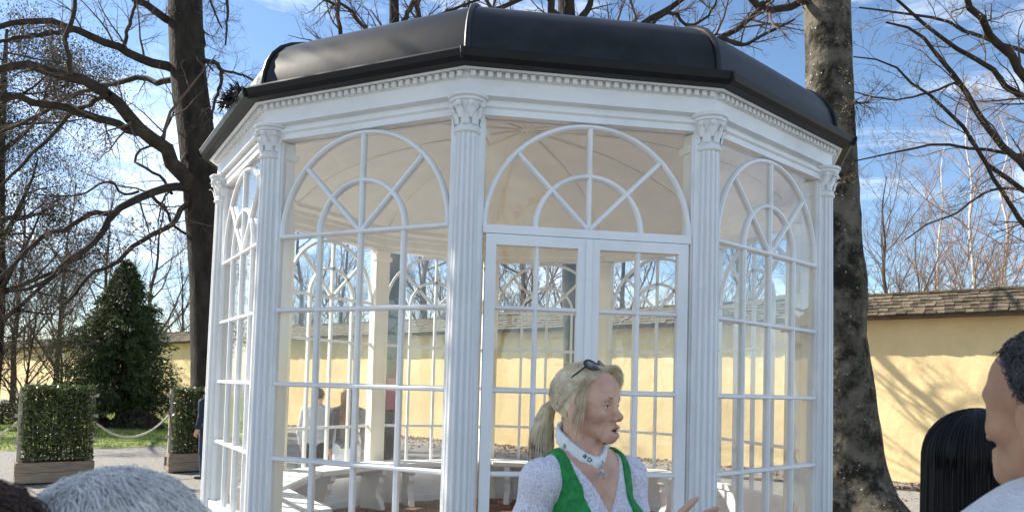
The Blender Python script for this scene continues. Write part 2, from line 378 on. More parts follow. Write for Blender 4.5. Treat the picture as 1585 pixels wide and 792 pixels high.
for k in range(NS):
    obj('roof_panel', pan, roof, rz=face_ang(k)); obj('roof_rib', rb, roof, rz=corner_ang(k))
MB().lathe([(0.20, 4.06), (0.20, 4.12), (0.10, 4.16), (0.05, 4.22), (0.09, 4.28), (0.05, 4.36), (0.01, 4.42)], 16).build('roof_finial', M_GUTTER, roof, True)
for k in range(NS):   # joint straps where the gutter lengths meet
    MB().tube([(0, -2.572, 3.312), (0, -2.588, 3.335), (0, -2.592, 3.370)], 0.008, 6).build('gutter_joint', M_GUTTER, roof, rz=corner_ang(k))
# spiky brush lying in the gutter near the left corner
br = MB(); g0 = np.array([2.57*math.sin(corner_ang(1)), -2.57*math.cos(corner_ang(1)), 3.40]); g1 = np.array([2.57*math.sin(corner_ang(0)), -2.57*math.cos(corner_ang(0)), 3.40])
q0 = g0+(g1-g0)*0.10; q1 = g0+(g1-g0)*0.34+np.array([-0.03, 0, 0.02]); br.tube([q0, q1], 0.028, 6)
for i in range(230):
    t = rng.uniform(); p = q0+(q1-q0)*t; d = rng.normal(size=3); d /= np.linalg.norm(d); br.tube([p, p+d*rng.uniform(0.055, 0.085)], [0.008, 0.001], 3, False)
br.build('gutter_brush', M_GUTTER, roof)
# columns
def fluted(r0, r1, z0, z1, nf=14):
    V = []; F = []; per = 8; n = nf*per; zs = [z0, z0+0.012, z0+0.03]+list(np.linspace(z0+0.3, z1-0.3, 4))+[z1-0.03, z1-0.012, z1]
    for zi, z in enumerate(zs):
        t = (z-z0)/(z1-z0); r = r0+(r1-r0)*t+0.0035*math.sin(t*math.pi); dep = 0.0 if zi in (0, len(zs)-1) else (0.5 if zi in (1, len(zs)-2) else 1.0)
        for k in range(n):
            ph = (k % per)/per; fl = [0, 0, 0.02, 0.7, 1, 1, 0.7, 0.02][k % per]
            a = 2*math.pi*(k+0.5)/n; rr = r-dep*fl*r*0.18; V.append((rr*math.cos(a), rr*math.sin(a), z))
    for i in range(len(zs)-1):
        for k in range(n): q = (k+1) % n; F.append((i*n+k, i*n+q, (i+1)*n+q, (i+1)*n+k))
    me = np_mesh('shaft', V, F, M_SHAFT); return me
shaft = fluted(0.079, 0.063, FL+0.16, 2.985)
cap = MB()
cap.lathe([(0.063, 2.975), (0.073, 2.983), (0.075, 2.993), (0.068, 3.003), (0.071, 3.010), (0.066, 3.018), (0.064, 3.03), (0.066, 3.08), (0.074, 3.115), (0.088, 3.135), (0.09, 3.14)], 24)
for rowi, (z0, hgt, nn, off, r0) in enumerate(((3.018, 0.062, 8, 0, 0.064), (3.05, 0.068, 8, 0.5, 0.066))):
    for i in range(nn):
        a = 2*math.pi*(i+off)/nn; ca, sa = math.cos(a), math.sin(a); V = []; F = []
        for j, (t, w, o) in enumerate(((0, 0.017, 0.004), (0.3, 0.022, 0.008), (0.65, 0.020, 0.013), (0.88, 0.013, 0.024), (1.0, 0.006, 0.034), (0.92, 0.004, 0.040))):
            for u, oo in ((-1, 0), (-0.5, 0.004), (0, 0.0065), (0.5, 0.004), (1, 0)):
                rr = r0+o+oo; V.append((rr*ca-u*w*sa, rr*sa+u*w*ca, z0+hgt*t))
        for j in range(5):
            for u in range(4): F.append((j*5+u, j*5+u+1, (j+1)*5+u+1, (j+1)*5+u))
        cap.add(V, F)
for i in range(8):   # volutes and flower bosses below the abacus
    a = 2*math.pi*(i+0.5)/8; r = 0.092 if i % 2 else 0.088; c = (r*math.cos(a), r*math.sin(a), 3.122)
    cap.lathe([(0.001, -0.017), (0.012, -0.013), (0.017, 0), (0.012, 0.013), (0.001, 0.017)], 8, c, False)
ab = []
cap.lathe([(0.086, 3.136), (0.098, 3.142), (0.101, 3.152), (0.094, 3.157), (0.108, 3.163), (0.111, 3.175), (0.107, 3.1795)], 28)
capm = cap.mesh('capital', M_WHITE, True)
base = MB().box(-0.11, 0.11, -0.11, 0.11, FL-0.005, FL+0.07); base.lathe([(0.105, FL+0.07), (0.112, FL+0.085), (0.105, FL+0.10), (0.09, FL+0.108), (0.088, FL+0.12), (0.097, FL+0.13), (0.097, FL+0.142), (0.082, FL+0.15), (0.08, FL+0.162)], 24)
basem = base.mesh('base', M_WHITE, True)
pil = MB().bevbox(-0.085, 0.085, 0.04, 0.115, FL+0.12, 3.088, 0.006); pil.box(-0.10, 0.10, 0.035, 0.13, FL-0.003, FL+0.12); pil.box(-0.06, -0.052, 0.112, 0.120, FL+0.3, 2.95); pil.box(0.052, 0.06, 0.112, 0.120, FL+0.3, 2.95); pil.box(-0.10, 0.10, 0.04, 0.13, 2.98, 3.02)
pilm = pil.mesh('inner_pilaster', M_CREAM)
for k in range(NS):
    c = empty('column', (CRN*math.sin(corner_ang(k)), -CRN*math.cos(corner_ang(k)), 0), corner_ang(k), gaz)
    obj('shaft', shaft, c); obj('capital', capm, c); obj('base', basem, c); obj('inner_pilaster', pilm, c)
# windows: built once in face coordinates (outside is -y), copied round
YG = -AP
def bar(b, x0, x1, z0, z1, y0=-0.02, y1=0.02):
    # glazing bar with chamfered outer edges
    e = 0.006
    if (x1-x0) < (z1-z0): b.prism_y = 0; P = [(x0, y0+0.012), (x0+e+0.002, y0), (x1-e-0.002, y0), (x1, y0+0.012), (x1, y1), (x0, y1)]; V = [(x, YG+y, z0) for x, y in P]+[(x, YG+y, z1) for x, y in P]
    else: P = [(z0, y0+0.012), (z0+e+0.002, y0), (z1-e-0.002, y0), (z1, y0+0.012), (z1, y1), (z0, y1)]; V = [(x0, YG+y, z) for z, y in P]+[(x1, YG+y, z) for z, y in P]
    n = 6; F = [tuple(range(n)), tuple(range(2*n-1, n-1, -1))]+[(i, n+i, n+(i+1) % n, (i+1) % n) for i in range(n)]
    b.add(V, F); return b
def arc_bar(r0, r1, zc, n=28, y0=-0.02, y1=0.02, a0=0.0, a1=math.pi):
    b = MB(); V = []; F = []
    for i in range(n+1):
        a = a0+(a1-a0)*i/n
        for r, y in ((r0, y1), (r0, y0+0.012), (r0+0.008, y0), (r1-0.008, y0), (r1, y0+0.012), (r1, y1)): V.append((r*math.cos(a), YG+y, zc+r*math.sin(a)))
    for i in range(n):
        for j in range(6): q = (j+1) % 6; F.append((i*6+j, i*6+q, (i+1)*6+q, (i+1)*6+j))
    b.add(V, F); return b
def spoke(a, r0, r1, zc, w=0.013):
    b = MB(); ca, sa = math.cos(a), math.sin(a); V = []
    for r in (r0, r1):
        for u, y in ((-w, 0.02), (-w, -0.008), (-w+0.007, -0.019), (w-0.007, -0.019), (w, -0.008), (w, 0.02)): V.append((r*ca-u*sa, YG+y, zc+r*sa+u*ca))
    F = [(i, 6+i, 6+(i+1) % 6, (i+1) % 6) for i in range(6)]; b.add(V, F); return b
def fan(parent):
    ro, ri = HW+0.007, HW*0.51; t = 0.014
    arc_bar(ro-2*t, ro, ZF).build('arch_bar', M_WHITE, parent); arc_bar(ri-t, ri+t, ZF).build('arch_bar', M_WHITE, parent)
    for a in (rad(45), rad(90), rad(135)): spoke(a, 0.0, ro-2*t+0.003, ZF).build('spoke', M_WHITE, parent)
    gy0, gy1 = YG-0.002, YG+0.002
    for i in range(4):
        a0, a1 = rad(45*i), rad(45*(i+1)); A = np.linspace(a0, a1, 8)
        MB().prism([(0.0, ZF)]+[(ri*math.cos(a), ZF+ri*math.sin(a)) for a in A], gy0, gy1).build('pane', M_GLASS, parent)
        MB().prism([(ri*math.cos(a), ZF+ri*math.sin(a)) for a in A[::-1]]+[(ro*math.cos(a)*0.99, ZF+ro*math.sin(a)*0.99) for a in A], gy0, gy1).build('pane', M_GLASS, parent)
    for s in (-1, 1):
        A = np.linspace(0, math.pi/2, 14); P = [(s*ro*0.99*math.cos(a), ZF+ro*0.99*math.sin(a)) for a in A]+[(s*HW, ZF+ro*0.99)]
        if s < 0: P = P[::-1]
        MB().prism(P, gy0, gy1).build('pane', M_GLASS, parent)
JO = AP*TANH-0.012
def frame(b, zb):
    b.box(-JO, -HW-0.012, YG-0.028, YG+0.035, zb, 3.094); b.box(HW+0.012, JO, YG-0.028, YG+0.035, zb, 3.094); b.box(-HW-0.012, HW+0.012, YG-0.028, YG+0.035, ZF+HW+0.008, 3.094)
    for s in (-1, 1):   # stepped inner bead
        b.box(min(s*(HW+0.012), s*(HW+0.001)), max(s*(HW+0.012), s*(HW+0.001)), YG-0.014, YG+0.02, zb, 3.075)
ZB = 0.755
def make_window():
    b = MB(); frame(b, ZB)
    b.box(-JO, JO, YG-0.045, YG+0.05, ZB-0.05, ZB)
    w = b.build('window', M_WHITE, gaz)
    d = MB(); d.box(-JO, JO, YG-0.02, YG+0.03, FL-0.004, ZB-0.05); d.box(-JO, JO, YG+0.03, YG+0.045, FL-0.004, FL+0.07); d.box(-JO, JO, YG-0.045, YG-0.02, FL-0.004, FL+0.09)
    d.build('dado_panel', M_WHITE, w)
    fan(w)
    t = 0.0135; xsb = [-HW, -HW*0.5, 0, HW*0.5, HW]; zsb = [ZF-RS*i for i in range(4)]+[ZB]
    for x in xsb[1:4]: bar(MB(), x-t, x+t, ZB, ZF-t).build('muntin', M_WHITE, w)
    for z in zsb[:4]: bar(MB(), -HW, HW, z-t, z+t, -0.024, 0.022).build('muntin', M_WHITE, w)
    for i in range(4):
        for j in range(4): MB().prism([(xsb[i], zsb[j+1]), (xsb[i+1], zsb[j+1]), (xsb[i+1], zsb[j]), (xsb[i], zsb[j])], YG-0.002, YG+0.002).build('pane', M_GLASS, w)
    return w
def make_doors():
    b = MB(); frame(b, FL); b.box(-HW, HW, YG-0.026, YG+0.033, ZF-0.045, ZF); w = b.build('door_frame', M_WHITE, gaz); fan(w)
    zt = ZF-0.05
    for s in (-1, 1):
        x0, x1 = sorted((s*0.004, s*(HW-0.016))); st = 0.056
        b = MB(); b.box(x0, x0+st, YG-0.032, YG+0.018, FL+0.01, zt); b.box(x1-st, x1, YG-0.032, YG+0.018, FL+0.01, zt); b.box(x0+st, x1-st, YG-0.0315, YG+0.0175, zt-st, zt); b.box(x0+st, x1-st, YG-0.0315, YG+0.0175, FL+0.01, FL+0.26)
        if s > 0: b.bevbox(-0.018, 0.018, YG-0.045, YG-0.033, FL+0.012, zt-0.002, 0.004)
        d = b.build('door', M_WHITE, gaz)
        xm = (x0+x1)/2; t = 0.0125; xa, xb = x0+st, x1-st; zl = [zt-st]+[ZF-RS*i for i in (1, 2, 3, 4)]+[FL+0.26]
        bar(MB(), xm-t, xm+t, FL+0.26, zt-st).build('muntin', M_WHITE, d)
        for z in zl[1:5]: bar(MB(), xa, xb, z-t, z+t, -0.023, 0.018).build('muntin', M_WHITE, d)
        xl = [xa, xm, xb]
        for i in range(2):
            for j in range(5): MB().prism([(xl[i], zl[j+1]), (xl[i+1], zl[j+1]), (xl[i+1], zl[j]), (xl[i], zl[j])], YG-0.002, YG+0.002).build('pane', M_GLASS, d)
        if s > 0: MB().tube([(0.035, YG-0.045, 1.38), (0.035, YG-0.08, 1.38), (0.13, YG-0.082, 1.375)], 0.008, 8).build('handle', M_GUTTER, d, True)
        d.rotation_euler = (0, 0, face_ang(2))
    w.rotation_euler = (0, 0, face_ang(2))
win = make_window(); win.rotation_euler = (0, 0, face_ang(0))
for k in range(1, NS):
    if k == 2: continue
    c = copy_tree(win, gaz); c.rotation_euler = (0, 0, face_ang(k))
make_doors()
# stone step in front of the door
st = MB().bevbox(-0.75, 0.75, -2.98, -2.66, 0.0, 0.165, 0.01).build('step', M_STONE, gaz); st.rotation_euler = (0, 0, face_ang(2))
# benches along the inner walls
M_BENCH = mat('white_bench_paint', (0.78, 0.78, 0.76), 0.5, 0.05, 5.0, 0.08, 70)
BA = 2.19
def make_bench(k, label):
    o = empty('bench', GC, TH+face_ang(k)); tag(o, label, 'bench', 'white benches along the gazebo walls')
    yo = -(BA-0.03); yi = -(BA-0.42)
    for i in range(4):
        a = yo+(yi-yo)*(i+0.04)/4; b2 = yo+(yi-yo)*(i+0.96)/4; wo_ = -a*TANH-0.02; wi_ = -b2*TANH-0.02
        z0, z1 = FL+0.425, FL+0.465
        MB().add([(-wo_, a, z0), (wo_, a, z0), (wi_, b2, z0), (-wi_, b2, z0), (-wo_, a, z1), (wo_, a, z1), (wi_, b2, z1), (-wi_, b2, z1)], [(0, 3, 2, 1), (4, 5, 6, 7), (0, 1, 5, 4), (1, 2, 6, 5), (2, 3, 7, 6), (3, 0, 4, 7)]).build('seat_slat', M_BENCH, o)
    for s in (-1, 1):   # carved end support
        ys = yi+0.0; P = [(0.0, 0.42), (0.0, 0.36), (-0.05, 0.33), (-0.035, 0.28), (-0.075, 0.22), (-0.085, 0.15), (-0.05, 0.10), (-0.02, 0.07), (-0.005, 0.0), (-0.30, 0.0), (-0.29, 0.42)]
        xx = s*(-yi*TANH-0.17); V = [(xx-0.03, ys+y-0.03, FL+z+0.004) for y, z in P]+[(xx+0.03, ys+y-0.03, FL+z+0.004) for y, z in P]; n = len(P)
        MB().add(V, [tuple(range(n-1, -1, -1)), tuple(range(n, 2*n))]+[(i, (i+1) % n, n+(i+1) % n, n+i) for i in range(n)]).build('leg', M_BENCH, o)
    MB().box(-(-yo*TANH-0.2), -yo*TANH-0.2, yo+0.02, yo+0.05, FL+0.33, FL+0.424).build('rail', M_BENCH, o)
make_bench(0, 'white slatted bench under the sunlit window nearest the planted screens')
make_bench(10, 'white bench inside the gazebo between the sunlit side and the standing couple')
make_bench(9, 'white bench inside the gazebo in front of the couple standing outside')
make_bench(8, 'white bench inside the gazebo in front of the tree with the pink sign')
make_bench(7, 'white bench opposite the glazed double doors, behind the guide')
make_bench(6, 'white bench inside the gazebo seen through the right door leaf')
# ================================================================ trees
def nrm(a): return a/(np.linalg.norm(a, axis=-1, keepdims=True)+1e-12)
def tubes(P, R, seg=4):
    """P (M,n,3), R (M,n): M tapered tubes"""
    M, n, _ = P.shape
    T = np.empty_like(P); T[:, 1:-1] = P[:, 2:]-P[:, :-2]; T[:, 0] = P[:, 1]-P[:, 0]; T[:, -1] = P[:, -1]-P[:, -2]; T = nrm(T)
    ref = np.where(np.abs(T[:, :1, 2:3]) < 0.85, np.array([0, 0, 1.0]), np.array([1.0, 0, 0])); ref = np.broadcast_to(ref, T.shape)
    A = nrm(np.cross(T, ref)); B = np.cross(T, A)
    an = 2*math.pi*np.arange(seg)/seg
    V = P[:, :, None, :]+R[:, :, None, None]*(A[:, :, None, :]*np.cos(an)[None, None, :, None]+B[:, :, None, :]*np.sin(an)[None, None, :, None])
    idx = np.arange(M*n*seg).reshape(M, n, seg)
    a = idx[:, :-1, :]; b = np.roll(idx, -1, 2)[:, :-1, :]; c = np.roll(idx, -1, 2)[:, 1:, :]; d = idx[:, 1:, :]
    F = np.stack([a, b, c, d], -1).reshape(-1, 4)
    return V.reshape(-1, 3), F
def join(parts):
    Vs = []; Fs = []; o = 0
    for V, F in parts: Vs.append(V); Fs.append(F+o); o += len(V)
    return np.concatenate(Vs), np.concatenate(Fs)
def resample(P, R, n):
    P = np.asarray(P, float); s = np.concatenate([[0], np.cumsum(np.linalg.norm(np.diff(P, axis=0), axis=1))]); t = np.linspace(0, s[-1], n)
    # smooth (catmull-like) through cubic interpolation per axis
    m = np.gradient(P, s, axis=0) if len(P) > 2 else np.repeat((P[1:]-P[:-1])/s[-1], 2, 0)
    i = np.clip(np.searchsorted(s, t, 'right')-1, 0, len(s)-2); h = (s[i+1]-s[i])[:, None]; u = ((t-s[i])[:, None])/h
    Q = (2*u**3-3*u**2+1)*P[i]+(u**3-2*u**2+u)*h*m[i]+(-2*u**3+3*u**2)*P[i+1]+(u**3-u**2)*h*m[i+1]
    return Q, np.interp(t, s, R)
def grow(P, R, nchild, lratio, ang, rng, trop=0.0, wig=0.25, n=5, tmin=0.15, rratio=0.6, lmin=0.0, lmax=9.0, tip=0.25, rmin=0.002):
    M, m, _ = P.shape; K = M*nchild
    pi = np.repeat(np.arange(M), nchild)
    t = tmin+(1-tmin)*((np.tile(np.arange(nchild), M)+rng.uniform(0, 1, K))/nchild); x = t*(m-1); i = np.clip(x.astype(int), 0, m-2); u = (x-i)[:, None]
    S0 = P[pi, i]*(1-u)+P[pi, i+1]*u; T = nrm(P[pi, i+1]-P[pi, i]); r = (R[pi, i]*(1-u[:, 0])+R[pi, i+1]*u[:, 0])
    L = np.linalg.norm(np.diff(P, axis=1), axis=2).sum(1)[pi]
    ax = nrm(np.cross(T, rng.normal(size=(K, 3)))); a = rng.normal(ang, ang*0.25, K)[:, None]
    D = nrm(T*np.cos(a)+ax*np.sin(a))
    ln = np.clip(L*lratio*(1.15-0.6*t)*rng.uniform(0.6, 1.3, K), lmin, lmax)[:, None]
    Q = np.empty((K, n, 3)); Q[:, 0] = S0
    for j in range(1, n):
        D = nrm(D+wig*rng.normal(size=(K, 3))*0.6+np.array([0, 0, trop])); Q[:, j] = Q[:, j-1]+D*ln/(n-1)
    r0 = np.maximum(np.minimum(r*rratio, ln[:, 0]*0.03), rmin); RR = r0[:, None]*np.linspace(1, tip, n)[None]
    return Q, np.maximum(RR, rmin*0.6)
def trunk_mesh(pts, radii, name, m, seg=26, n=44, rough=0.06, flare=0.0, seed=1):
    r_ = np.random.default_rng(seed); P, R = resample(pts, radii, n); V = []
    T = nrm(np.gradient(P, axis=0)); ph = r_.uniform(0, 6.28, 6)
    A = nrm(np.cross(T, np.array([0.02, 1, 0.0]))); B = np.cross(T, A)
    for i in range(n):
        t = i/(n-1)
        for k in range(seg):
            a = 2*math.pi*k/seg
            rr = R[i]*(1+rough*(0.5*math.sin(3*a+ph[0]+2.2*t)+0.35*math.sin(5*a+ph[1]-3*t)+0.3*math.sin(2*a+ph[2]+9*t)+0.25*math.sin(7*a+ph[3]+17*t))+0.012*r_.normal())
            if flare: rr += flare*max(0, 1-P[i][2]/0.9)**2.2*R[i]*(0.9+0.6*math.sin(4*a+ph[4])+0.3*math.sin(7*a+ph[5]))
            V.append(P[i]+rr*(A[i]*math.cos(a)+B[i]*math.sin(a)))
    idx = np.arange(n*seg).reshape(n, seg); a = idx[:-1]; b = np.roll(idx, -1, 1)[:-1]; c = np.roll(idx, -1, 1)[1:]; d = idx[1:]
    return np_mesh(name, np.array(V), np.stack([a, b, c, d], -1).reshape(-1, 4), m, True)
def limb_obj(P, R, parent, m, name='limb', seg=9, n=18):
    Q, r = resample(P, R, n)
    Q[1:-1] += rng.normal(0, 1, (n-2, 3))*np.minimum(r[1:-1, None]*0.35, 0.03)
    V, F = tubes(Q[None], r[None], seg); obj(name, np_mesh(name, V, F, m, True), parent); return Q, r
def stackn(lst, n):
    A = [resample(q, r, n) for q, r in lst]; return np.array([a[0] for a in A]), np.array([a[1] for a in A])

# ---- big tree behind the left side of the gazebo, limbs traced and given their own distances
def trace(pts, d0, d1): return [px(x, y, d0+(d1-d0)*i/(len(pts)-1)) for i, (x, y) in enumerate(pts)]
def pxr(w, d): return 0.5*w*d/FPX
t1 = empty('bare_beech_tree', tuple(ground_px(331, 15.0)))
tag(t1, 'large bare beech with dark trunk and long limbs behind the left corner of the gazebo', 'tree')
o1 = np.array(t1.location)
def loc(P, o): return [np.asarray(p)-o for p in P]
tp = [ground_px(333, 15.0), px(328, 640, 15), px(325, 520, 15), px(322, 430, 15), px(316, 320, 15), px(305, 210, 15), px(292, 110, 15), px(287, 0, 15), px(286, -160, 15.2), px(290, -330, 15.4), px(300, -520, 15.6)]
tr_ = [pxr(w, 15) for w in (76, 60, 54, 52, 56, 54, 52, 50, 44, 34, 20)]
obj('trunk', trunk_mesh(loc(tp, o1), tr_, 'trunk', M_BARK, flare=0.7, seed=3, rough=0.05), t1)
L1 = [([(272, 108), (240, 100), (205, 85), (170, 68), (130, 50), (95, 38), (60, 33), (0, 42), (-60, 70)], 15, 12.5, 17, 8),
      ([(118, 46), (90, 50), (60, 55), (25, 60), (0, 66), (-50, 85)], 13.3, 12.0, 9, 5),
      ([(276, 122), (243, 128), (221, 120), (190, 126), (164, 133), (136, 139), (95, 155), (63, 177), (30, 192), (0, 205)], 15, 16.5, 11, 5),
      ([(308, 305), (289, 282), (271, 252), (248, 224), (221, 200), (189, 170), (158, 139), (117, 120), (73, 107), (30, 104), (0, 107), (-70, 118)], 15, 11.5, 30, 10),
      ([(226, 205), (190, 196), (158, 186), (120, 172), (79, 161), (31, 152), (0, 148), (-60, 143)], 13.8, 11.5, 15, 11),
      ([(109, 116), (108, 92), (101, 62), (107, 40), (116, 10), (121, -40), (128, -110)], 12.6, 12.3, 9, 6),
      ([(191, 72), (200, 40), (209, 5), (216, -50)], 14.2, 14.6, 7, 4),
      ([(276, 62), (262, 32), (240, 16), (212, 0), (185, -24), (150, -60)], 15, 14.4, 16, 9),
      ([(312, 292), (290, 290), (262, 290), (234, 298), (202, 312), (180, 328), (161, 353), (136, 382), (95, 410), (76, 432), (48, 447), (14, 450)], 15, 12.2, 17, 5),
      ([(178, 330), (158, 328), (142, 332), (110, 350), (63, 369), (32, 397), (0, 430), (-40, 455)], 13.7, 12.4, 10, 6),
      ([(312, 300), (297, 310), (278, 328), (265, 347), (240, 360), (205, 382), (177, 407), (142, 423), (126, 442), (100, 470)], 15, 13.0, 11, 5),
      ([(230, 300), (252, 318), (268, 348), (290, 362), (318, 374)], 14.4, 15.5, 7, 4),
      ([(312, 95), (334, 98), (342, 110), (340, 132), (331, 164), (326, 190)], 15, 14.4, 9, 4),
      ([(342, 110), (369, 114), (398, 126), (425, 131)], 14.6, 14.2, 5, 3),
      ([(309, 30), (316, 62), (316, 90), (330, 110)], 15, 15.3, 6, 3),
      ([(352, -30), (352, 25), (349, 70)], 14.8, 14.4, 6, 3),
      ([(318, -30), (332, 20), (344, 44)], 15, 14.5, 5, 2.5),
      ([(266, 300), (250, 275), (222, 258), (208, 248), (213, 235), (238, 224), (262, 190), (278, 155)], 14.6, 15.4, 6, 3),
      ([(170, 145), (140, 160), (110, 178), (75, 215), (45, 245), (0, 290)], 13.0, 14.4, 9, 5),
      ([(215, 296), (190, 300), (172, 282), (158, 283), (130, 300), (90, 303), (40, 298)], 14.2, 13.2, 5, 2.5),
      ([(290, -90), (330, -120), (380, -130), (440, -100)], 15.2, 14.0, 16, 6),
      ([(290, -200), (240, -240), (190, -250), (120, -220)], 15.2, 13.5, 14, 6)]
limbs = []
for pts, d0, d1, w0, w1 in L1:
    P = loc(trace(pts, d0, d1), o1); R = 0.86*np.linspace(pxr(w0, d0), pxr(w1, d1), len(P)); limbs.append(limb_obj(P, R, t1, M_BRANCH))
Pm, Rm = stackn(limbs, 12)
A, RA = grow(Pm, Rm, 10, 0.34, 0.85, rng, 0.02, 0.3, 7, 0.1, 0.28, 0.5, 2.2, rmin=0.0045)
B_, RB = grow(A, RA, 7, 0.5, 0.75, rng, 0.02, 0.3, 5, 0.1, 0.5, 0.25, 1.1, rmin=0.0022)
C_, RC = grow(B_, RB, 5, 0.55, 0.7, rng, 0.0, 0.25, 4, 0.1, 0.7, 0.12, 0.5, rmin=0.0016)
V, F = join([tubes(A, RA, 5), tubes(B_, RB, 4), tubes(C_, RC, 3)]); obj('crown', np_mesh('crown', V, F, M_TWIG, True), t1)
lc = np.concatenate([np.array(px(x, y, 14.2))[None]-o1+rng.normal(0, 1, (1, 3))*np.array([.05, .3, .05]) for x, y in zip(rng.uniform(205, 260, 70), rng.normal(352, 5, 70))]+[np.array(px(x, y, 13.6))[None]-o1 for x, y in zip(rng.uniform(190, 214, 30), rng.normal(386, 3, 30))])
V, F = leaf_cards(lc, rng.uniform(0.05, 0.09, len(lc)), rng, aspect=0.6); tag(obj('leaf_cluster', np_mesh('leaf_cluster', V, F, M_DRYLEAF), t1), kind='stuff')

# ---- thick trunk at the right side of the gazebo
M_BARK2 = mat('lichen_bark', (0.130, 0.116, 0.090), 0.9, 0.35, 2.6, 0.8, 16, 0.15, bdist=0.035, detail=9)
_t = M_BARK2.node_tree; _N = _t.nodes; _p = _N['Principled BSDF']; _src = _p.inputs['Base Color'].links[0].from_socket
_c = _N.new('ShaderNodeTexCoord'); _n = _N.new('ShaderNodeTexNoise'); _n.inputs['Scale'].default_value = 3.0; _n.inputs['Detail'].default_value = 10; _n.inputs['Roughness'].default_value = 0.75; _t.links.new(_c.outputs['Object'], _n.inputs['Vector'])
_r = _N.new('ShaderNodeValToRGB'); _r.color_ramp.elements[0].position = 0.44; _r.color_ramp.elements[1].position = 0.58; _t.links.new(_n.outputs['Fac'], _r.inputs[0])
_m = _N.new('ShaderNodeMix'); _m.data_type = 'RGBA'; _m.inputs['B'].default_value = (0.022, 0.020, 0.014, 1); _t.links.new(_r.outputs[0], _m.inputs['Factor']); _t.links.new(_src, _m.inputs['A'])
_v = _N.new('ShaderNodeTexVoronoi'); _v.inputs['Scale'].default_value = 10.0; _v.inputs['Randomness'].default_value = 1.0; _t.links.new(_c.outputs['Object'], _v.inputs['Vector'])
_r2 = _N.new('ShaderNodeValToRGB'); _r2.color_ramp.elements[0].position = 0.05; _r2.color_ramp.elements[0].color = (1, 1, 1, 1); _r2.color_ramp.elements[1].position = 0.12; _r2.color_ramp.elements[1].color = (0, 0, 0, 1); _t.links.new(_v.outputs['Distance'], _r2.inputs[0])
_m2 = _N.new('ShaderNodeMix'); _m2.data_type = 'RGBA'; _m2.inputs['B'].default_value = (0.5, 0.5, 0.44, 1); _t.links.new(_r2.outputs[0], _m2.inputs['Factor']); _t.links.new(_m.outputs['Result'], _m2.inputs['A']); _t.links.new(_m2.outputs['Result'], _p.inputs['Base Color'])
t2 = empty('beech_tree', tuple(ground_px(1318, 10.0))); o2 = np.array(t2.location)
tag(t2, 'massive grey tree trunk with pale lichen spots rising beside the right corner of the gazebo', 'tree')
tp = [ground_px(1318, 10.0)+np.array([0, 0, -0.05]), px(1314, 760, 10), px(1310, 700, 10), px(1304, 600, 10), px(1297, 520, 10), px(1296, 440, 10), px(1292, 400, 10), px(1289, 300, 10), px(1286, 200, 10), px(1283, 100, 10), px(1280, 0, 10), px(1278, -150, 10), px(1275, -320, 10.2), px(1262, -560, 10.4)]
tr_ = [pxr(w, 10) for w in (130, 118, 104, 92, 80, 86, 82, 74, 70, 67, 66, 62, 54, 36)]
obj('trunk', trunk_mesh(loc(tp, o2), tr_, 'trunk', M_BARK2, seg=34, n=70, rough=0.035, flare=0.55, seed=5), t2)
L2 = [([(1262, -10), (1240, 2), (1215, 12), (1190, 14), (1170, 4), (1150, -8), (1120, -40)], 10, 9.4, 13, 7),
      ([(1275, -120), (1200, -160), (1120, -190), (1000, -200)], 10, 9.0, 24, 8),
      ([(1280, -200), (1350, -260), (1430, -290), (1500, -290)], 10, 9.5, 24, 8),
      ([(1318, 150), (1330, 160), (1345, 158)], 10, 9.8, 3, 2)]
limbs = [limb_obj(loc(trace(p, a, b), o2), np.linspace(pxr(w0, a), pxr(w1, b), len(p)), t2, M_BRANCH) for p, a, b, w0, w1 in L2]
Pm, Rm = stackn(limbs, 10); A, RA = grow(Pm, Rm, 10, 0.4, 0.8, rng, -0.02, 0.3, 6, 0.15, 0.5, 0.4, 1.6, rmin=0.004)
B_, RB = grow(A, RA, 6, 0.5, 0.7, rng, -0.02, 0.3, 5, 0.1, 0.6, 0.2, 0.9, rmin=0.0025); C_, RC = grow(B_, RB, 4, 0.5, 0.7, rng, 0.0, 0.3, 4, 0.1, 0.7, 0.1, 0.4, rmin=0.002)
V, F = join([tubes(A, RA, 5), tubes(B_, RB, 4), tubes(C_, RC, 3)]); obj('crown', np_mesh('crown', V, F, M_TWIG, True), t2)

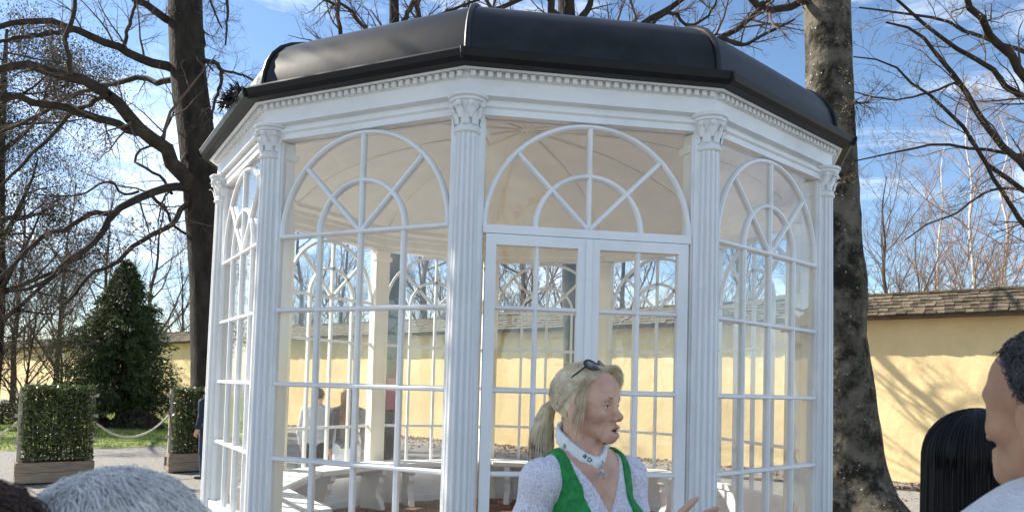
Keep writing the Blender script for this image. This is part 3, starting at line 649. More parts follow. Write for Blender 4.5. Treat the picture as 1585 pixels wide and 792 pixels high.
# ---- budding tree whose branches hang in from the right edge
t3 = empty('budding_tree', tuple(ground_px(1840, 9.5))); o3 = np.array(t3.location)
tag(t3, 'tree in pale bud whose dark branches reach in across the sky from the right edge', 'tree')
tk = [ground_px(1840, 9.5), px(1835, 640, 9.5), px(1820, 450, 9.4), px(1800, 300, 9.3), px(1770, 120, 9.2), px(1750, -80, 9.1), px(1735, -300, 9)]
obj('trunk', trunk_mesh(loc(tk, o3), [0.32, 0.25, 0.22, 0.2, 0.17, 0.13, 0.07], 'trunk', M_BARK, seed=8), t3)
L3 = [([(1812, 360), (1720, 330), (1640, 300), (1574, 249), (1536, 202), (1504, 155), (1482, 126), (1454, 88), (1435, 63), (1416, 47), (1372, 35)], 9.3, 8.2, 13, 3),
      ([(1795, 270), (1700, 230), (1640, 190), (1585, 152), (1567, 142), (1536, 110), (1498, 85), (1460, 60), (1425, 32), (1390, 0), (1360, -30)], 9.3, 8.8, 12, 3),
      ([(1785, 220), (1700, 190), (1640, 160), (1585, 120), (1561, 92), (1536, 60), (1517, 28), (1498, 0), (1480, -40)], 9.3, 7.6, 15, 8),
      ([(1780, 180), (1700, 140), (1640, 105), (1585, 82), (1539, 63), (1504, 50), (1466, 35), (1422, 24), (1384, 19), (1330, 12)], 9.3, 9.8, 9, 2.5),
      ([(1815, 380), (1720, 360), (1620, 310), (1560, 280), (1523, 249), (1498, 208), (1473, 177), (1441, 148), (1416, 133), (1397, 110), (1368, 95), (1321, 88)], 9.4, 9.6, 9, 2),
      ([(1504, 160), (1479, 129), (1441, 142), (1397, 153), (1359, 151), (1321, 142)], 8.6, 9.4, 5, 2),
      ([(1810, 340), (1700, 290), (1620, 255), (1555, 237), (1488, 227), (1447, 224), (1409, 230), (1365, 240), (1324, 249)], 9.4, 9.0, 7, 2),
      ([(1815, 420), (1700, 410), (1620, 380), (1585, 349), (1559, 308), (1535, 274), (1518, 237), (1500, 215)], 9.4, 8.4, 10, 4),
      ([(1770, 120), (1700, 40), (1620, -20), (1540, -60), (1440, -80)], 9.2, 8.6, 10, 4),
      ([(1600, 300), (1560, 290), (1520, 300), (1480, 330), (1440, 345), (1400, 372)], 9.0, 9.2, 5, 2)]
limbs = [limb_obj(loc(trace(p, a, b), o3), np.linspace(pxr(w0, a), pxr(w1, b), len(p)), t3, M_BRANCH) for p, a, b, w0, w1 in L3]
Pm, Rm = stackn(limbs, 14); A, RA = grow(Pm, Rm, 10, 0.24, 0.8, rng, 0.0, 0.28, 7, 0.1, 0.32, 0.3, 1.2, rmin=0.0026)
B_, RB = grow(A, RA, 6, 0.5, 0.7, rng, 0.0, 0.3, 5, 0.1, 0.6, 0.15, 0.7, rmin=0.002); C_, RC = grow(B_, RB, 4, 0.5, 0.7, rng, 0.0, 0.3, 4, 0.1, 0.7, 0.08, 0.3, rmin=0.0015)
V, F = join([tubes(A, RA, 5), tubes(B_, RB, 4), tubes(C_, RC, 3)]); obj('crown', np_mesh('crown', V, F, M_TWIG, True), t3)
tips = np.concatenate([C_[:, -1], C_[:, 2], B_[:, -1]]); V, F = leaf_cards(tips, rng.uniform(0.012, 0.026, len(tips)), rng, up=-0.5, aspect=0.45); tag(obj('buds', np_mesh('buds', V, F, M_BUD), t3), kind='stuff')

# ---- generic bare trees
def bare_proto(name, H, r0, seed, m_trunk, m_twig, spread=0.55, lean=(0, 0), nl=14, first=0.22, trop=0.06, thin=1.0, lr=0.42, lev=(8, 6, 4), fork=False):
    g = np.random.default_rng(seed); root = empty(name)
    zs = np.linspace(0, 1, 9); P = np.column_stack([lean[0]*zs**1.5+g.normal(0, 0.012*H, 9)*zs, lean[1]*zs**1.5+g.normal(0, 0.012*H, 9)*zs, H*zs]); R = r0*(1-0.9*zs)
    obj('trunk', trunk_mesh(P, R, 'trunk', m_trunk, seg=10, n=24, rough=0.04, seed=seed), root)
    Q, r = resample(P, R, 14)
    A, RA = grow(Q[None], r[None], nl, lr, spread, g, trop, 0.18, 8, first, 0.55, 0.08*H, 0.6*H, rmin=0.01*thin)
    B_, RB = grow(A, RA, lev[0], 0.42, 0.65, g, trop, 0.22, 6, 0.2, 0.55, 0.03*H, 0.25*H, rmin=0.006*thin)
    C_, RC = grow(B_, RB, lev[1], 0.5, 0.6, g, trop*0.7, 0.22, 5, 0.15, 0.6, 0.015*H, 0.12*H, rmin=0.004*thin)
    D_, RD = grow(C_, RC, lev[2], 0.55, 0.6, g, 0.0, 0.2, 3, 0.1, 0.7, 0.008*H, 0.06*H, rmin=0.003*thin)
    V, F = join([tubes(A, RA, 6), tubes(B_, RB, 4), tubes(C_, RC, 3), tubes(D_, RD, 3)]); obj('crown', np_mesh('crown', V, F, m_twig, True), root)
    return root
protos = {
 'a': bare_proto('bare_tree', 13.0, 0.17, 21, M_BRANCH, M_FARTWIG, 0.75, (0.6, 0.2), 15, 0.18, 0.07, 1.1),
 'b': bare_proto('bare_tree', 11.0, 0.14, 34, M_BRANCH, M_FARTWIG, 0.6, (-0.5, 0.3), 16, 0.15, 0.08, 1.1),
 'c': bare_proto('birch_tree', 15.0, 0.13, 47, M_BIRCH, M_BIRCHTWIG, 0.55, (0.4, 0), 18, 0.2, 0.02, 0.9, lr=0.28),
 'd': bare_proto('bare_shrub', 4.2, 0.05, 58, M_BRANCH, M_TWIG, 0.75, (0.2, 0.1), 34, 0.02, 0.04, 0.8, lr=0.85, lev=(8, 6, 4)),
}
used = set()
def place(kind, x, d, sc, rz, label, cat='tree', group='bare trees beyond the wall'):
    p = protos[kind]; o = p if kind not in used else copy_tree(p); used.add(kind)
    g = ground_px(x, d); o.location = tuple(g); o.rotation_euler = (0, 0, rz); o.scale = (sc, sc, sc); tag(o, label, cat, group); return o
place('a', 1368, 25, 0.72, 0.4, 'dark bare tree with upswept boughs just right of the massive trunk, beyond the wall')
place('c', 1452, 36, 1.0, 0.0, 'slender pale birch beyond the wall, nearest to the dark upswept tree')
place('c', 1508, 33, 1.02, 2.1, 'slender pale birch beyond the wall, above the black-haired visitor')
place('c', 1552, 37, 1.1, 4.0, 'slender pale birch beyond the wall, above the forehead of the dark-haired man')
place('b', 1425, 42, 1.0, 1.0, 'faint bare tree behind the birches, left of them')
place('a', 462, 36, 0.95, 2.2, 'bare tree beyond the wall seen through the left edge of the front left window')
place('b', 520, 33, 0.95, 3.3, 'bare tree beyond the wall above the head of the man in grey')
place('a', 655, 30, 0.92, 4.4, 'bare tree beyond the wall just right of the trunk with the pink sign')
place('b', 720, 34, 1.1, 5.1, 'bare tree beyond the wall behind the front middle column')
place('a', 800, 27, 0.85, 0.9, 'bare tree beyond the wall seen through the left door leaf')
place('b', 868, 29, 0.95, 2.0, 'bare tree beyond the wall seen above the guide, right half of the left door leaf')
place('a', 968, 26, 0.8, 3.1, 'bare tree beyond the wall seen through the right door leaf')
place('b', 1150, 25, 0.85, 0.2, 'bare tree beyond the wall seen through the right window')
place('b', 282, 44, 0.85, 1.4, 'thin bare tree between the conifer and the dark beech trunk, beyond the wall')
place('a', 225, 47, 1.1, 5.6, 'bare tree rising behind the tip of the conifer')
place('a', 150, 41, 0.95, 0.7, 'bare tree behind the left flank of the conifer')
place('b', 85, 36, 1.05, 4.9, 'bare tree behind the brown shrubs near the left edge')
place('b', 20, 34, 1.0, 2.9, 'leftmost of the bare trees, at the left edge behind the shrubs')
place('d', 40, 21.5, 1.0, 0.0, 'brown many-stemmed bare shrub directly behind the nearer planted screen', 'shrub', 'bare shrubs on the lawn')
place('d', -25, 23, 1.15, 2.0, 'brown bare shrub cut by the left edge of the picture', 'shrub', 'bare shrubs on the lawn')
place('d', 95, 26, 1.1, 4.0, 'brown bare shrub between the nearer planted screen and the conifer', 'shrub', 'bare shrubs on the lawn')

# ---- leafless thicket massed beyond the wall
g = np.random.default_rng(303); K = 190; xw = g.uniform(-34, 16, K); dw = g.uniform(3.0, 15.0, K); hh = g.uniform(3.5, 7.5, K)
P = np.empty((K, 7, 3)); wd = g.normal(0, 0.10, (K, 2))
for j in range(7): P[:, j] = np.column_stack([xw+0.62*dw+wd[:, 0]*hh*j/6*1.6, 20.6-0.8*xw+0.78*dw+wd[:, 1]*hh*j/6*1.6, hh*j/6])
R = (0.035*(1-0.85*np.linspace(0, 1, 7)))[None]*np.ones((K, 1))
A, RA = grow(P, R, 9, 0.5, 0.7, g, 0.08, 0.22, 6, 0.12, 0.6, 0.6, 3.2, rmin=0.010); B_, RB_ = grow(A, RA, 7, 0.5, 0.65, g, 0.05, 0.25, 5, 0.1, 0.6, 0.3, 1.5, rmin=0.007); C_, RC = grow(B_, RB_, 4, 0.55, 0.6, g, 0.02, 0.2, 3, 0.1, 0.7, 0.15, 0.7, rmin=0.005)
V, F = join([tubes(P, R, 5), tubes(A, RA, 4), tubes(B_, RB_, 3), tubes(C_, RC, 3)]); tag(obj('thicket', np_mesh('thicket', V, F, M_FARTWIG, True)), 'brown leafless thicket massed beyond the yellow wall', 'thicket', kind='stuff')

# ---- tree with the sign, seen through the gazebo and above its roof
t4 = empty('bare_tree', tuple(ground_px(604, 12.4))); o4 = np.array(t4.location)
tag(t4, 'slim dark bare tree behind the gazebo carrying a pink sign, its boughs above the roof', 'tree')
tk = [ground_px(601, 12.4), px(603, 660, 12.4), px(606, 560, 12.4), px(612, 440, 12.4), px(614, 300, 12.4), px(612, 150, 12.5), px(610, 20, 12.6), px(607, -120, 12.8), px(600, -300, 13)]
obj('trunk', trunk_mesh(loc(tk, o4), [pxr(w, 12.4) for w in (40, 26, 23, 23, 22, 20, 15, 11, 6)], 'trunk', M_BARK, seed=12), t4)
L4 = [([(612, 60), (625, 30), (640, 5), (660, -40)], 12.5, 12.2, 10, 5), ([(613, 120), (640, 60), (650, 30), (642, 0), (636, -40)], 12.5, 13.0, 12, 6), ([(614, 250), (560, 120), (527, 55), (525, 20), (526, -30)], 12.4, 12.0, 9, 5),
      ([(612, 90), (560, 40), (540, 14), (500, 0), (470, -15)], 12.5, 11.5, 7, 3), ([(612, 160), (700, 60), (760, 20), (820, -10), (870, -60)], 12.5, 12.6, 10, 5), ([(640, 40), (700, 15), (730, 4), (770, -10)], 12.5, 12.0, 5, 3)]
limbs = [limb_obj(loc(trace(p, a, b), o4), np.linspace(pxr(w0, a), pxr(w1, b), len(p)), t4, M_BRANCH) for p, a, b, w0, w1 in L4]
Pm, Rm = stackn(limbs, 10); A, RA = grow(Pm, Rm, 11, 0.4, 0.8, rng, 0.03, 0.3, 6, 0.1, 0.5, 0.4, 1.8, rmin=0.004)
B_, RB = grow(A, RA, 6, 0.5, 0.7, rng, 0.02, 0.3, 5, 0.1, 0.6, 0.2, 0.9, rmin=0.003); C_, RC = grow(B_, RB, 5, 0.5, 0.7, rng, 0.0, 0.3, 4, 0.1, 0.7, 0.1, 0.4, rmin=0.002)
V, F = join([tubes(A, RA, 5), tubes(B_, RB, 4), tubes(C_, RC, 3)]); obj('crown', np_mesh('crown', V, F, M_TWIG, True), t4)
sp = px(606, 585, 12.2); sg = MB().bevbox(-0.075, 0.075, -0.012, 0.012, -0.52, 0.0, 0.004)
sgo = sg.build('sign_board', M_SIGN, None, loc=tuple(sp)); tag(sgo, 'narrow pink sign board fixed to the slim tree trunk behind the gazebo', 'sign')
# second tree behind, boughs over the roof to the right
t5 = empty('bare_tree', tuple(ground_px(884, 15.5))); o5 = np.array(t5.location)
tag(t5, 'bare tree behind the gazebo whose forked boughs show above the middle of the black roof', 'tree')
tk = [ground_px(890, 15.5), px(889, 560, 15.5), px(886, 400, 15.5), px(882, 200, 15.5), px(878, 60, 15.5), px(875, -60, 15.6), px(872, -240, 15.8)]
obj('trunk', trunk_mesh(loc(tk, o5), [pxr(w, 15.5) for w in (44, 34, 32, 31, 30, 20, 9)], 'trunk', M_BARK, seed=14), t5)
L5 = [([(880, 80), (860, 25), (846, -10), (820, -60)], 15.5, 15, 16, 8), ([(880, 90), (900, 30), (915, 0), (940, -50)], 15.5, 15.5, 14, 7), ([(880, 160), (960, 60), (1020, 20), (1062, -5), (1090, -40)], 15.5, 14.5, 12, 6),
      ([(880, 190), (1040, 90), (1110, 60), (1150, 40), (1180, 10), (1210, -30)], 15.5, 14, 12, 5), ([(1040, 90), (1120, 62), (1148, 70), (1190, 50), (1230, 30)], 14.8, 14, 8, 3), ([(880, 130), (800, 60), (760, 10), (730, -40)], 15.5, 15, 10, 4), ([(885, 400), (850, 350), (805, 315), (755, 300), (700, 280)], 15.5, 17.0, 16, 6), ([(885, 380), (930, 330), (985, 290), (1040, 270)], 15.5, 17.5, 14, 6), ([(884, 340), (870, 290), (830, 250), (770, 235)], 15.5, 16.0, 14, 6), ([(884, 300), (920, 260), (960, 235), (1010, 225)], 15.5, 15.0, 13, 5), ([(1000, 40), (1045, 20), (1062, 40), (1090, 30), (1115, -10)], 14.8, 14.4, 6, 3)]
limbs = [limb_obj(loc(trace(p, a, b), o5), np.linspace(pxr(w0, a), pxr(w1, b), len(p)), t5, M_BRANCH) for p, a, b, w0, w1 in L5]
Pm, Rm = stackn(limbs, 10); A, RA = grow(Pm, Rm, 11, 0.35, 0.8, rng, 0.03, 0.3, 6, 0.1, 0.5, 0.5, 2.0, rmin=0.0045)
B_, RB = grow(A, RA, 6, 0.5, 0.7, rng, 0.02, 0.3, 5, 0.1, 0.6, 0.2, 1.0, rmin=0.003); C_, RC = grow(B_, RB, 5, 0.5, 0.7, rng, 0.0, 0.3, 4, 0.1, 0.7, 0.1, 0.4, rmin=0.0022)
V, F = join([tubes(A, RA, 5), tubes(B_, RB, 4), tubes(C_, RC, 3)]); obj('crown', np_mesh('crown', V, F, M_TWIG, True), t5)
tips = B_[:, -1]; V, F = leaf_cards(tips, rng.uniform(0.02, 0.04, len(tips)), rng, aspect=0.5); tag(obj('buds', np_mesh('buds', V, F, M_BUD), t5), kind='stuff')

# ---- conifer on the lawn
def conifer(name, x, d, H, W, n, label, seed, m=M_YEW, size=(0.05, 0.11), bare=0.10, name2='tree'):
    g = np.random.default_rng(seed); o = empty(name, tuple(ground_px(x, d))); tag(o, label, 'tree')
    obj('trunk', trunk_mesh([(0, 0, 0), (0.02*H, 0, H*0.3), (0, 0.01*H, H*0.7), (0, 0, H)], [0.028*H, 0.022*H, 0.012*H, 0.003*H], 'trunk', M_BARK, seg=10, n=14, seed=seed), o)
    K = n; t = g.uniform(0, 1, K)**1.35; z0 = H*(bare+(1-bare)*t); a = g.uniform(0, 2*math.pi, K)
    prof = np.interp(t, [0, 0.12, 0.3, 0.55, 0.8, 1.0], [0.72, 0.98, 1.0, 0.72, 0.36, 0.04])*W/2
    lob = 1+0.20*np.sin(3*a+7*t)+0.16*np.sin(5*a-11*t+1); Ln = prof*lob*g.uniform(0.62, 1.20, K)
    q = 6; s = np.linspace(0, 1, q); P = np.empty((K, q, 3)); dr = g.uniform(-0.1, 0.12, K)
    for j in range(q):
        P[:, j, 0] = np.cos(a)*Ln*s[j]; P[:, j, 1] = np.sin(a)*Ln*s[j]; P[:, j, 2] = z0+Ln*(0.30*s[j]-0.42*s[j]**2)+dr*Ln*s[j]
    R = 0.006*H*0.25*(1-0.9*s)[None]*np.ones((K, 1)); V, F = tubes(P, R, 3); obj('boughs', np_mesh('boughs', V, F, M_BRANCH, True), o)
    A, RA = grow(P, R, 9, 0.3, 0.7, g, -0.06, 0.2, 4, 0.3, 0.7, 0.05*W, 0.22*W, rmin=0.001)
    m_ = 13; u = g.uniform(0.1, 1, (len(A), m_)); xi = u*3; i = np.clip(xi.astype(int), 0, 2); w = (xi-i)[..., None]; rows = np.arange(len(A))[:, None]
    Cc = A[rows, i]*(1-w)+A[rows, i+1]*w; Dd = nrm(A[rows, i+1]-A[rows, i]); Cc = Cc.reshape(-1, 3)+g.normal(0, 0.02, (len(A)*m_, 3))
    V, F = leaf_cards(Cc, g.uniform(*size, len(Cc)), g, aspect=0.34, dirs=Dd.reshape(-1, 3)*0.9); obj('crown', np_mesh('crown', V, F, m), o)
    return o
conifer('conifer_tree', 186, 24.5, 5.45, 3.35, 900, 'dense dark green conifer standing on the lawn behind the rope', 71, size=(0.06, 0.13))
def mound(x, d, w, label, seed):
    g = np.random.default_rng(seed); n = 5000; a = g.uniform(0, 6.28, n); r = np.sqrt(g.uniform(0, 1, n)); z = (1-r**2)*g.uniform(0.6, 1.05, n)
    C = np.column_stack([r*np.cos(a)*w, r*np.sin(a)*w*0.7, 0.02+z*w*0.55]); V, F = leaf_cards(C, g.uniform(0.04, 0.1, n), g, aspect=0.5)
    o = empty('low_shrub', tuple(ground_px(x, d))); tag(o, label, 'shrub'); obj('crown', np_mesh('crown', V, F, M_DARKLEAF), o)
    MB().tube([(0, 0, 0), (0.02, 0, 0.2), (0.0, 0.02, 0.4)], [0.05, 0.04, 0.02], 6).build('stem', M_BRANCH, o)
mound(213, 23.5, 1.0, 'low dark mounded shrub at the right foot of the conifer', 5)
mound(140, 25.0, 0.8, 'low dark mounded shrub at the left foot of the conifer', 6)
mound(5, 24.0, 1.3, 'low dark shrub on the lawn at the left edge of the picture', 7)

# ---- dull evergreen at the left edge, and the dense evergreens left of the picture that shade the crowd
def broadleaf(x, d, H, W, nclump, label, seed, m=M_DARKLEAF, zlo=0.12, per=90, world=None, cs=0.16, ls=(0.05, 0.11)):
    g = np.random.default_rng(seed); p = ground_px(x, d) if world is None else np.array([world[0], world[1], 0.0])
    o = empty('evergreen_tree', tuple(p)); tag(o, label, 'tree', )
    Q = np.array([(0, 0, 0), (0.1, 0, H*0.3), (-0.1, 0.1, H*0.65), (0, 0, H*0.95)]); Rr = [0.025*H, 0.02*H, 0.012*H, 0.003*H]
    obj('trunk', trunk_mesh(Q, Rr, 'trunk', M_BARK, seg=10, n=14, seed=seed), o)
    Qs, rs = resample(Q, Rr, 12); A, RA = grow(Qs[None], rs[None], 26, 0.40, 1.0, g, 0.05, 0.2, 6, zlo, 0.5, 0.1*W, 0.55*W, rmin=0.01); B_, RB = grow(A, RA, 6, 0.5, 0.7, g, -0.04, 0.25, 5, 0.3, 0.6, 0.1*W, 0.3*W, rmin=0.005)
    V, F = join([tubes(A, RA, 5), tubes(B_, RB, 4)]); obj('boughs', np_mesh('boughs', V, F, M_BRANCH, True), o)
    ends = np.concatenate([B_[:, -1], B_[:, 3], A[:, -1]]); pick = ends[g.integers(0, len(ends), nclump)]+g.normal(0, 0.05*W, (nclump, 3))
    C = (pick[:, None]+g.normal(0, 1, (nclump, per, 3))*np.array([cs, cs, cs*1.3])*W*0.12*5).reshape(-1, 3); C = C[C[:, 2] > 0.3]
    V, F = leaf_cards(C, g.uniform(*ls, len(C)), g, up=-0.4, aspect=0.42); obj('crown', np_mesh('crown', V, F, m), o)
    return o
broadleaf(-20, 21.5, 12.5, 5.6, 1250, 'tall dull evergreen with drooping foliage at the left edge of the picture', 91, per=60, cs=0.05, ls=(.05, .10))
# ================================================================ planted screens and ropes
def hedge(x, d, rz, label, seed, W=1.02):
    g = np.random.default_rng(seed); p = ground_px(x, d); o = empty('planter_hedge', tuple(p), rz); tag(o, label, 'hedge', 'planted screens joined by rope')
    D = 0.42
    # planter of boards: front, back and end boards
    for y in (-D/2, D/2-0.03):
        for z in (0.03, 0.185): MB().bevbox(-W/2, W/2, y, y+0.03, z, z+0.148, 0.004).build('planter_board', M_WOOD, o)
    for s in (-1, 1):
        for z in (0.03, 0.26):
            xx = s*(W/2-0.02); MB().bevbox(xx-0.015, xx+0.015, -D/2+0.031, D/2-0.031, z, z+0.07, 0.003).build('end_board', M_WOOD, o)
        for y in (-D/2+0.032, D/2-0.072):
            xx = s*(W/2-0.07); MB().box(xx-0.02, xx+0.02, y, y+0.04, 0.0, 0.32).build('planter_post', M_WOOD, o)
    MB().box(-W/2+0.05, W/2-0.05, -D/2+0.031, D/2-0.031, 0.06, 0.27).build('soil', M_MORTAR, o)
    for s in (-1, 1):
        pp = MB().bevbox(-0.028, 0.028, -0.028, 0.028, 0.03, 1.44, 0.005).build('screen_post', M_PALEWOOD, o, loc=(s*(W/2-0.04), 0, 0))
        for z in (0.62, 1.02, 1.34): MB().bevbox(-0.075, 0.075, -0.045, -0.030, -0.025, 0.025, 0.003).build('cleat', M_PALEWOOD, pp, loc=(0, 0, z))
    for z in (0.45, 0.78, 1.12, 1.38): MB().box(-W/2+0.07, W/2-0.07, -0.012, 0.012, z-0.015, z+0.015).build('screen_rail', M_PALEWOOD, o)
    K = 70; P = np.empty((K, 5, 3)); x0 = g.uniform(-W/2+0.1, W/2-0.1, K); P[:, :, 0] = x0[:, None]+np.cumsum(g.normal(0, 0.03, (K, 5)), 1); P[:, :, 1] = g.normal(0, 0.06, (K, 1))+np.cumsum(g.normal(0, 0.02, (K, 5)), 1); P[:, :, 2] = np.linspace(0.25, 1.36, 5)[None]*np.ones((K, 1))
    V, F = tubes(P, np.full((K, 5), 0.006), 4); obj('stems', np_mesh('stems', V, F, M_BRANCH), o)
    n = 7500; C = np.column_stack([g.uniform(-W/2+0.06, W/2-0.02, n), np.where(g.uniform(size=n) < 0.75, np.sign(g.normal(size=n))*np.abs(g.normal(0.15, 0.03, n)), g.uniform(-0.15, 0.15, n)), g.uniform(0.36, 1.44, n)])
    lump = np.sin(C[:, 0]*11+seed)*np.sin(C[:, 2]*9+1.3*seed); keep = g.uniform(size=n) < 0.78+0.3*lump; C = C[keep]; C[:, 1] *= (1+0.22*lump[keep])
    C = np.concatenate([C, np.column_stack([g.uniform(-W/2+0.06, W/2-0.02, 900), g.uniform(-0.17, 0.17, 900), g.normal(1.43, 0.03, 900)])])
    tw = 46; bx0 = np.column_stack([g.uniform(-W/2, W/2, tw), g.normal(0, 0.12, tw), g.uniform(0.5, 1.42, tw)]); dv = np.column_stack([np.sign(bx0[:, 0])*g.uniform(0, .12, tw)*(np.abs(bx0[:, 0]) > W*.38), -g.uniform(0.02, .13, tw), g.uniform(0.02, .14, tw)])
    C = np.concatenate([C]+[bx0+dv*q for q in (.4, .7, 1.0, 1.2)])
    V, F = leaf_cards(C, g.uniform(0.03, 0.075, len(C)), g, aspect=0.62); obj('foliage', np_mesh('foliage', V, F, M_HEDGE), o)
    return o
h1 = hedge(91, 11.3, rad(36), 'nearer clipped leafy screen in a timber planter at the left, ropes on both sides', 1)
h2 = hedge(315, 13.2, rad(36), 'farther clipped leafy screen in a timber planter beside the white gazebo column', 2, 1.12)
h0 = hedge(-230, 10.6, rad(36), 'clipped leafy screen in a timber planter beyond the left edge of the picture', 3)
def rope(a, b, sag, label):
    a = np.array(a); b = np.array(b); t = np.linspace(0, 1, 40); base_ = a; P = (b-a)*t[:, None]+np.array([0, 0, -1.0])*(4*sag*t*(1-t))[:, None]
    o = MB(); 
    for k in range(3):
        ph = 2*math.pi*k/3; tt = np.linspace(0, 1, 160); Q = (b-a)*tt[:, None]+np.array([0, 0, -1.0])*(4*sag*tt*(1-tt))[:, None]; w = tt*130
        d = (b-a)/np.linalg.norm(b-a); s = np.cross(d, [0, 0, 1]); s /= np.linalg.norm(s); u = np.cross(s, d)
        Q = Q+0.009*(np.cos(w+ph)[:, None]*s+np.sin(w+ph)[:, None]*u); o.tube(Q, 0.011, 5)
    oo = o.build('rope', M_ROPE, None, True, loc=tuple(base_)); tag(oo, label, 'rope', 'barrier ropes between the planted screens')
def hp(h, s, W, z): 
    r = h.rotation_euler[2]; return np.array(h.location)+np.array([math.cos(r)*s*(W/2-0.0), math.sin(r)*s*(W/2-0.0), z])
rope(hp(h1, 1, 1.02, 0.92), hp(h2, -1, 1.12, 0.98), 0.30, 'white barrier rope sagging between the two planted screens')
rope(hp(h0, 1, 1.02, 0.95), hp(h1, -1, 1.02, 0.92), 0.42, 'white barrier rope running out of the picture at the left edge')
# ================================================================ people (implicit surfaces turned into one mesh)
class SDF:
    def __init__(s, xs, ys, zs):
        s.x, s.y, s.z = (np.asarray(a, np.float32) for a in (xs, ys, zs)); s.F = np.full((len(xs), len(ys), len(zs)), 1.0, np.float32)
    def sl(s, lo, hi):
        out = []
        for a, l, h in zip((s.x, s.y, s.z), lo, hi): out.append(slice(int(np.searchsorted(a, l)), int(np.searchsorted(a, h))))
        return tuple(out)
    def comb(s, S, d, k, sub):
        f = s.F[S]
        if f.size == 0: return
        if sub:
            if k > 0: h = np.clip(0.5-0.5*(f+d)/k, 0, 1); s.F[S] = f*(1-h)+(-d)*h+k*h*(1-h)
            else: s.F[S] = np.maximum(f, -d)
        else:
            if k > 0: h = np.clip(0.5+0.5*(f-d)/k, 0, 1); s.F[S] = f*(1-h)+d*h-k*h*(1-h)
            else: s.F[S] = np.minimum(f, d)
    def ell(s, c, r, k=0.0, sub=False, R=None, inf=0.0):
        c = np.asarray(c, float); r = np.asarray(r, float)+inf; m = max(r)+k+0.03; S = s.sl(c-m, c+m)
        X, Y, Z = np.meshgrid(s.x[S[0]]-c[0], s.y[S[1]]-c[1], s.z[S[2]]-c[2], indexing='ij', sparse=R is None)
        if R is not None: X, Y, Z = (R[0, i]*X+R[1, i]*Y+R[2, i]*Z for i in range(3))
        k0 = np.sqrt((X/r[0])**2+(Y/r[1])**2+(Z/r[2])**2); k1 = np.sqrt((X/r[0]**2)**2+(Y/r[1]**2)**2+(Z/r[2]**2)**2)+1e-9
        s.comb(S, k0*(k0-1)/k1, k, sub); return s
    def cone(s, a, b, ra, rb, k=0.0, sub=False, inf=0.0):
        a = np.asarray(a, float); b = np.asarray(b, float); ra += inf; rb += inf; m = max(ra, rb)+k+0.03; S = s.sl(np.minimum(a, b)-m, np.maximum(a, b)+m)
        X, Y, Z = np.meshgrid(s.x[S[0]]-a[0], s.y[S[1]]-a[1], s.z[S[2]]-a[2], indexing='ij', sparse=True); d = b-a; L = float(d@d)+1e-12
        t = np.clip((X*d[0]+Y*d[1]+Z*d[2])/L, 0, 1); q = np.sqrt((X-t*d[0])**2+(Y-t*d[1])**2+(Z-t*d[2])**2)-(ra+(rb-ra)*t)
        s.comb(S, q, k, sub); return s
    def mask(s, fn):
        X, Y, Z = np.meshgrid(s.x, s.y, s.z, indexing='ij', sparse=True); s.F = np.maximum(s.F, fn(X, Y, Z).astype(np.float32)); return s
    def mesh(s, name, m):
        F = s.F; I = F < 0; nx, ny, nz = F.shape
        cnt = np.zeros((nx-1, ny-1, nz-1), np.int8); cs = [(i, j, k) for i in (0, 1) for j in (0, 1) for k in (0, 1)]
        for i, j, k in cs: cnt += I[i:nx-1+i, j:ny-1+j, k:nz-1+k]
        act = (cnt > 0) & (cnt < 8); ii, jj, kk = np.nonzero(act); n = len(ii)
        if n == 0: return np_mesh(name, np.zeros((0, 3)), [], m)
        vid = np.full(act.shape, -1, np.int32); vid[ii, jj, kk] = np.arange(n)
        acc = np.zeros((n, 3)); num = np.zeros(n)
        for a in cs:
            for ax in range(3):
                if a[ax]: continue
                b = list(a); b[ax] = 1
                fa = F[ii+a[0], jj+a[1], kk+a[2]]; fb = F[ii+b[0], jj+b[1], kk+b[2]]; c = (fa < 0) != (fb < 0)
                t = np.where(c, fa/np.where(c, fa-fb, 1), 0)
                p = np.column_stack([ii+a[0], jj+a[1], kk+a[2]]).astype(float); p[:, ax] += t; acc += p*c[:, None]; num += c
        acc /= num[:, None]; V = np.column_stack([np.interp(acc[:, q], np.arange(len(A)), A) for q, A in enumerate((s.x, s.y, s.z))])
        Fs = []
        for ax in range(3):
            sl0 = [slice(None)]*3; sl1 = [slice(None)]*3; sl0[ax] = slice(0, -1); sl1[ax] = slice(1, None); A = I[tuple(sl0)]; B = I[tuple(sl1)]; ch = A != B
            o = [q for q in range(3) if q != ax]
            ed = np.argwhere(ch); ok = np.all([(ed[:, q] > 0) & (ed[:, q] < F.shape[q]-1) for q in o], axis=0); ed = ed[ok]
            def cell(d0, d1): e = ed.copy(); e[:, o[0]] += d0; e[:, o[1]] += d1; return vid[e[:, 0], e[:, 1], e[:, 2]]
            q = np.column_stack([cell(-1, -1), cell(0, -1), cell(0, 0), cell(-1, 0)]); fl = A[tuple(ed.T)]
            if ax == 1: fl = ~fl
            q[~fl] = q[~fl][:, ::-1]; Fs.append(q)
        return np_mesh(name, V, np.concatenate(Fs), m, True)
def axis(segs):
    """segs: (start, step) pairs, last is the end: variable grid"""
    out = []
    for (a, st), nx in zip(segs[:-1], segs[1:]):
        b = nx[0] if isinstance(nx, tuple) else nx; out.append(np.arange(a, b-1e-6, st))
    return np.concatenate(out+[np.array([segs[-1] if not isinstance(segs[-1], tuple) else segs[-1][0]])])
def skin_mat(name, col, col2, rough=0.48):
    m = mat(name, col, rough, 0.1, 14.0, 0.12, 260, 0.35, col2=col2, bdist=0.002); p = m.node_tree.nodes['Principled BSDF']; p.inputs['Subsurface Weight'].default_value = 0.12; p.inputs['Subsurface Radius'].default_value = (0.012, 0.005, 0.003); p.inputs['Subsurface Scale'].default_value = 1.0; return m
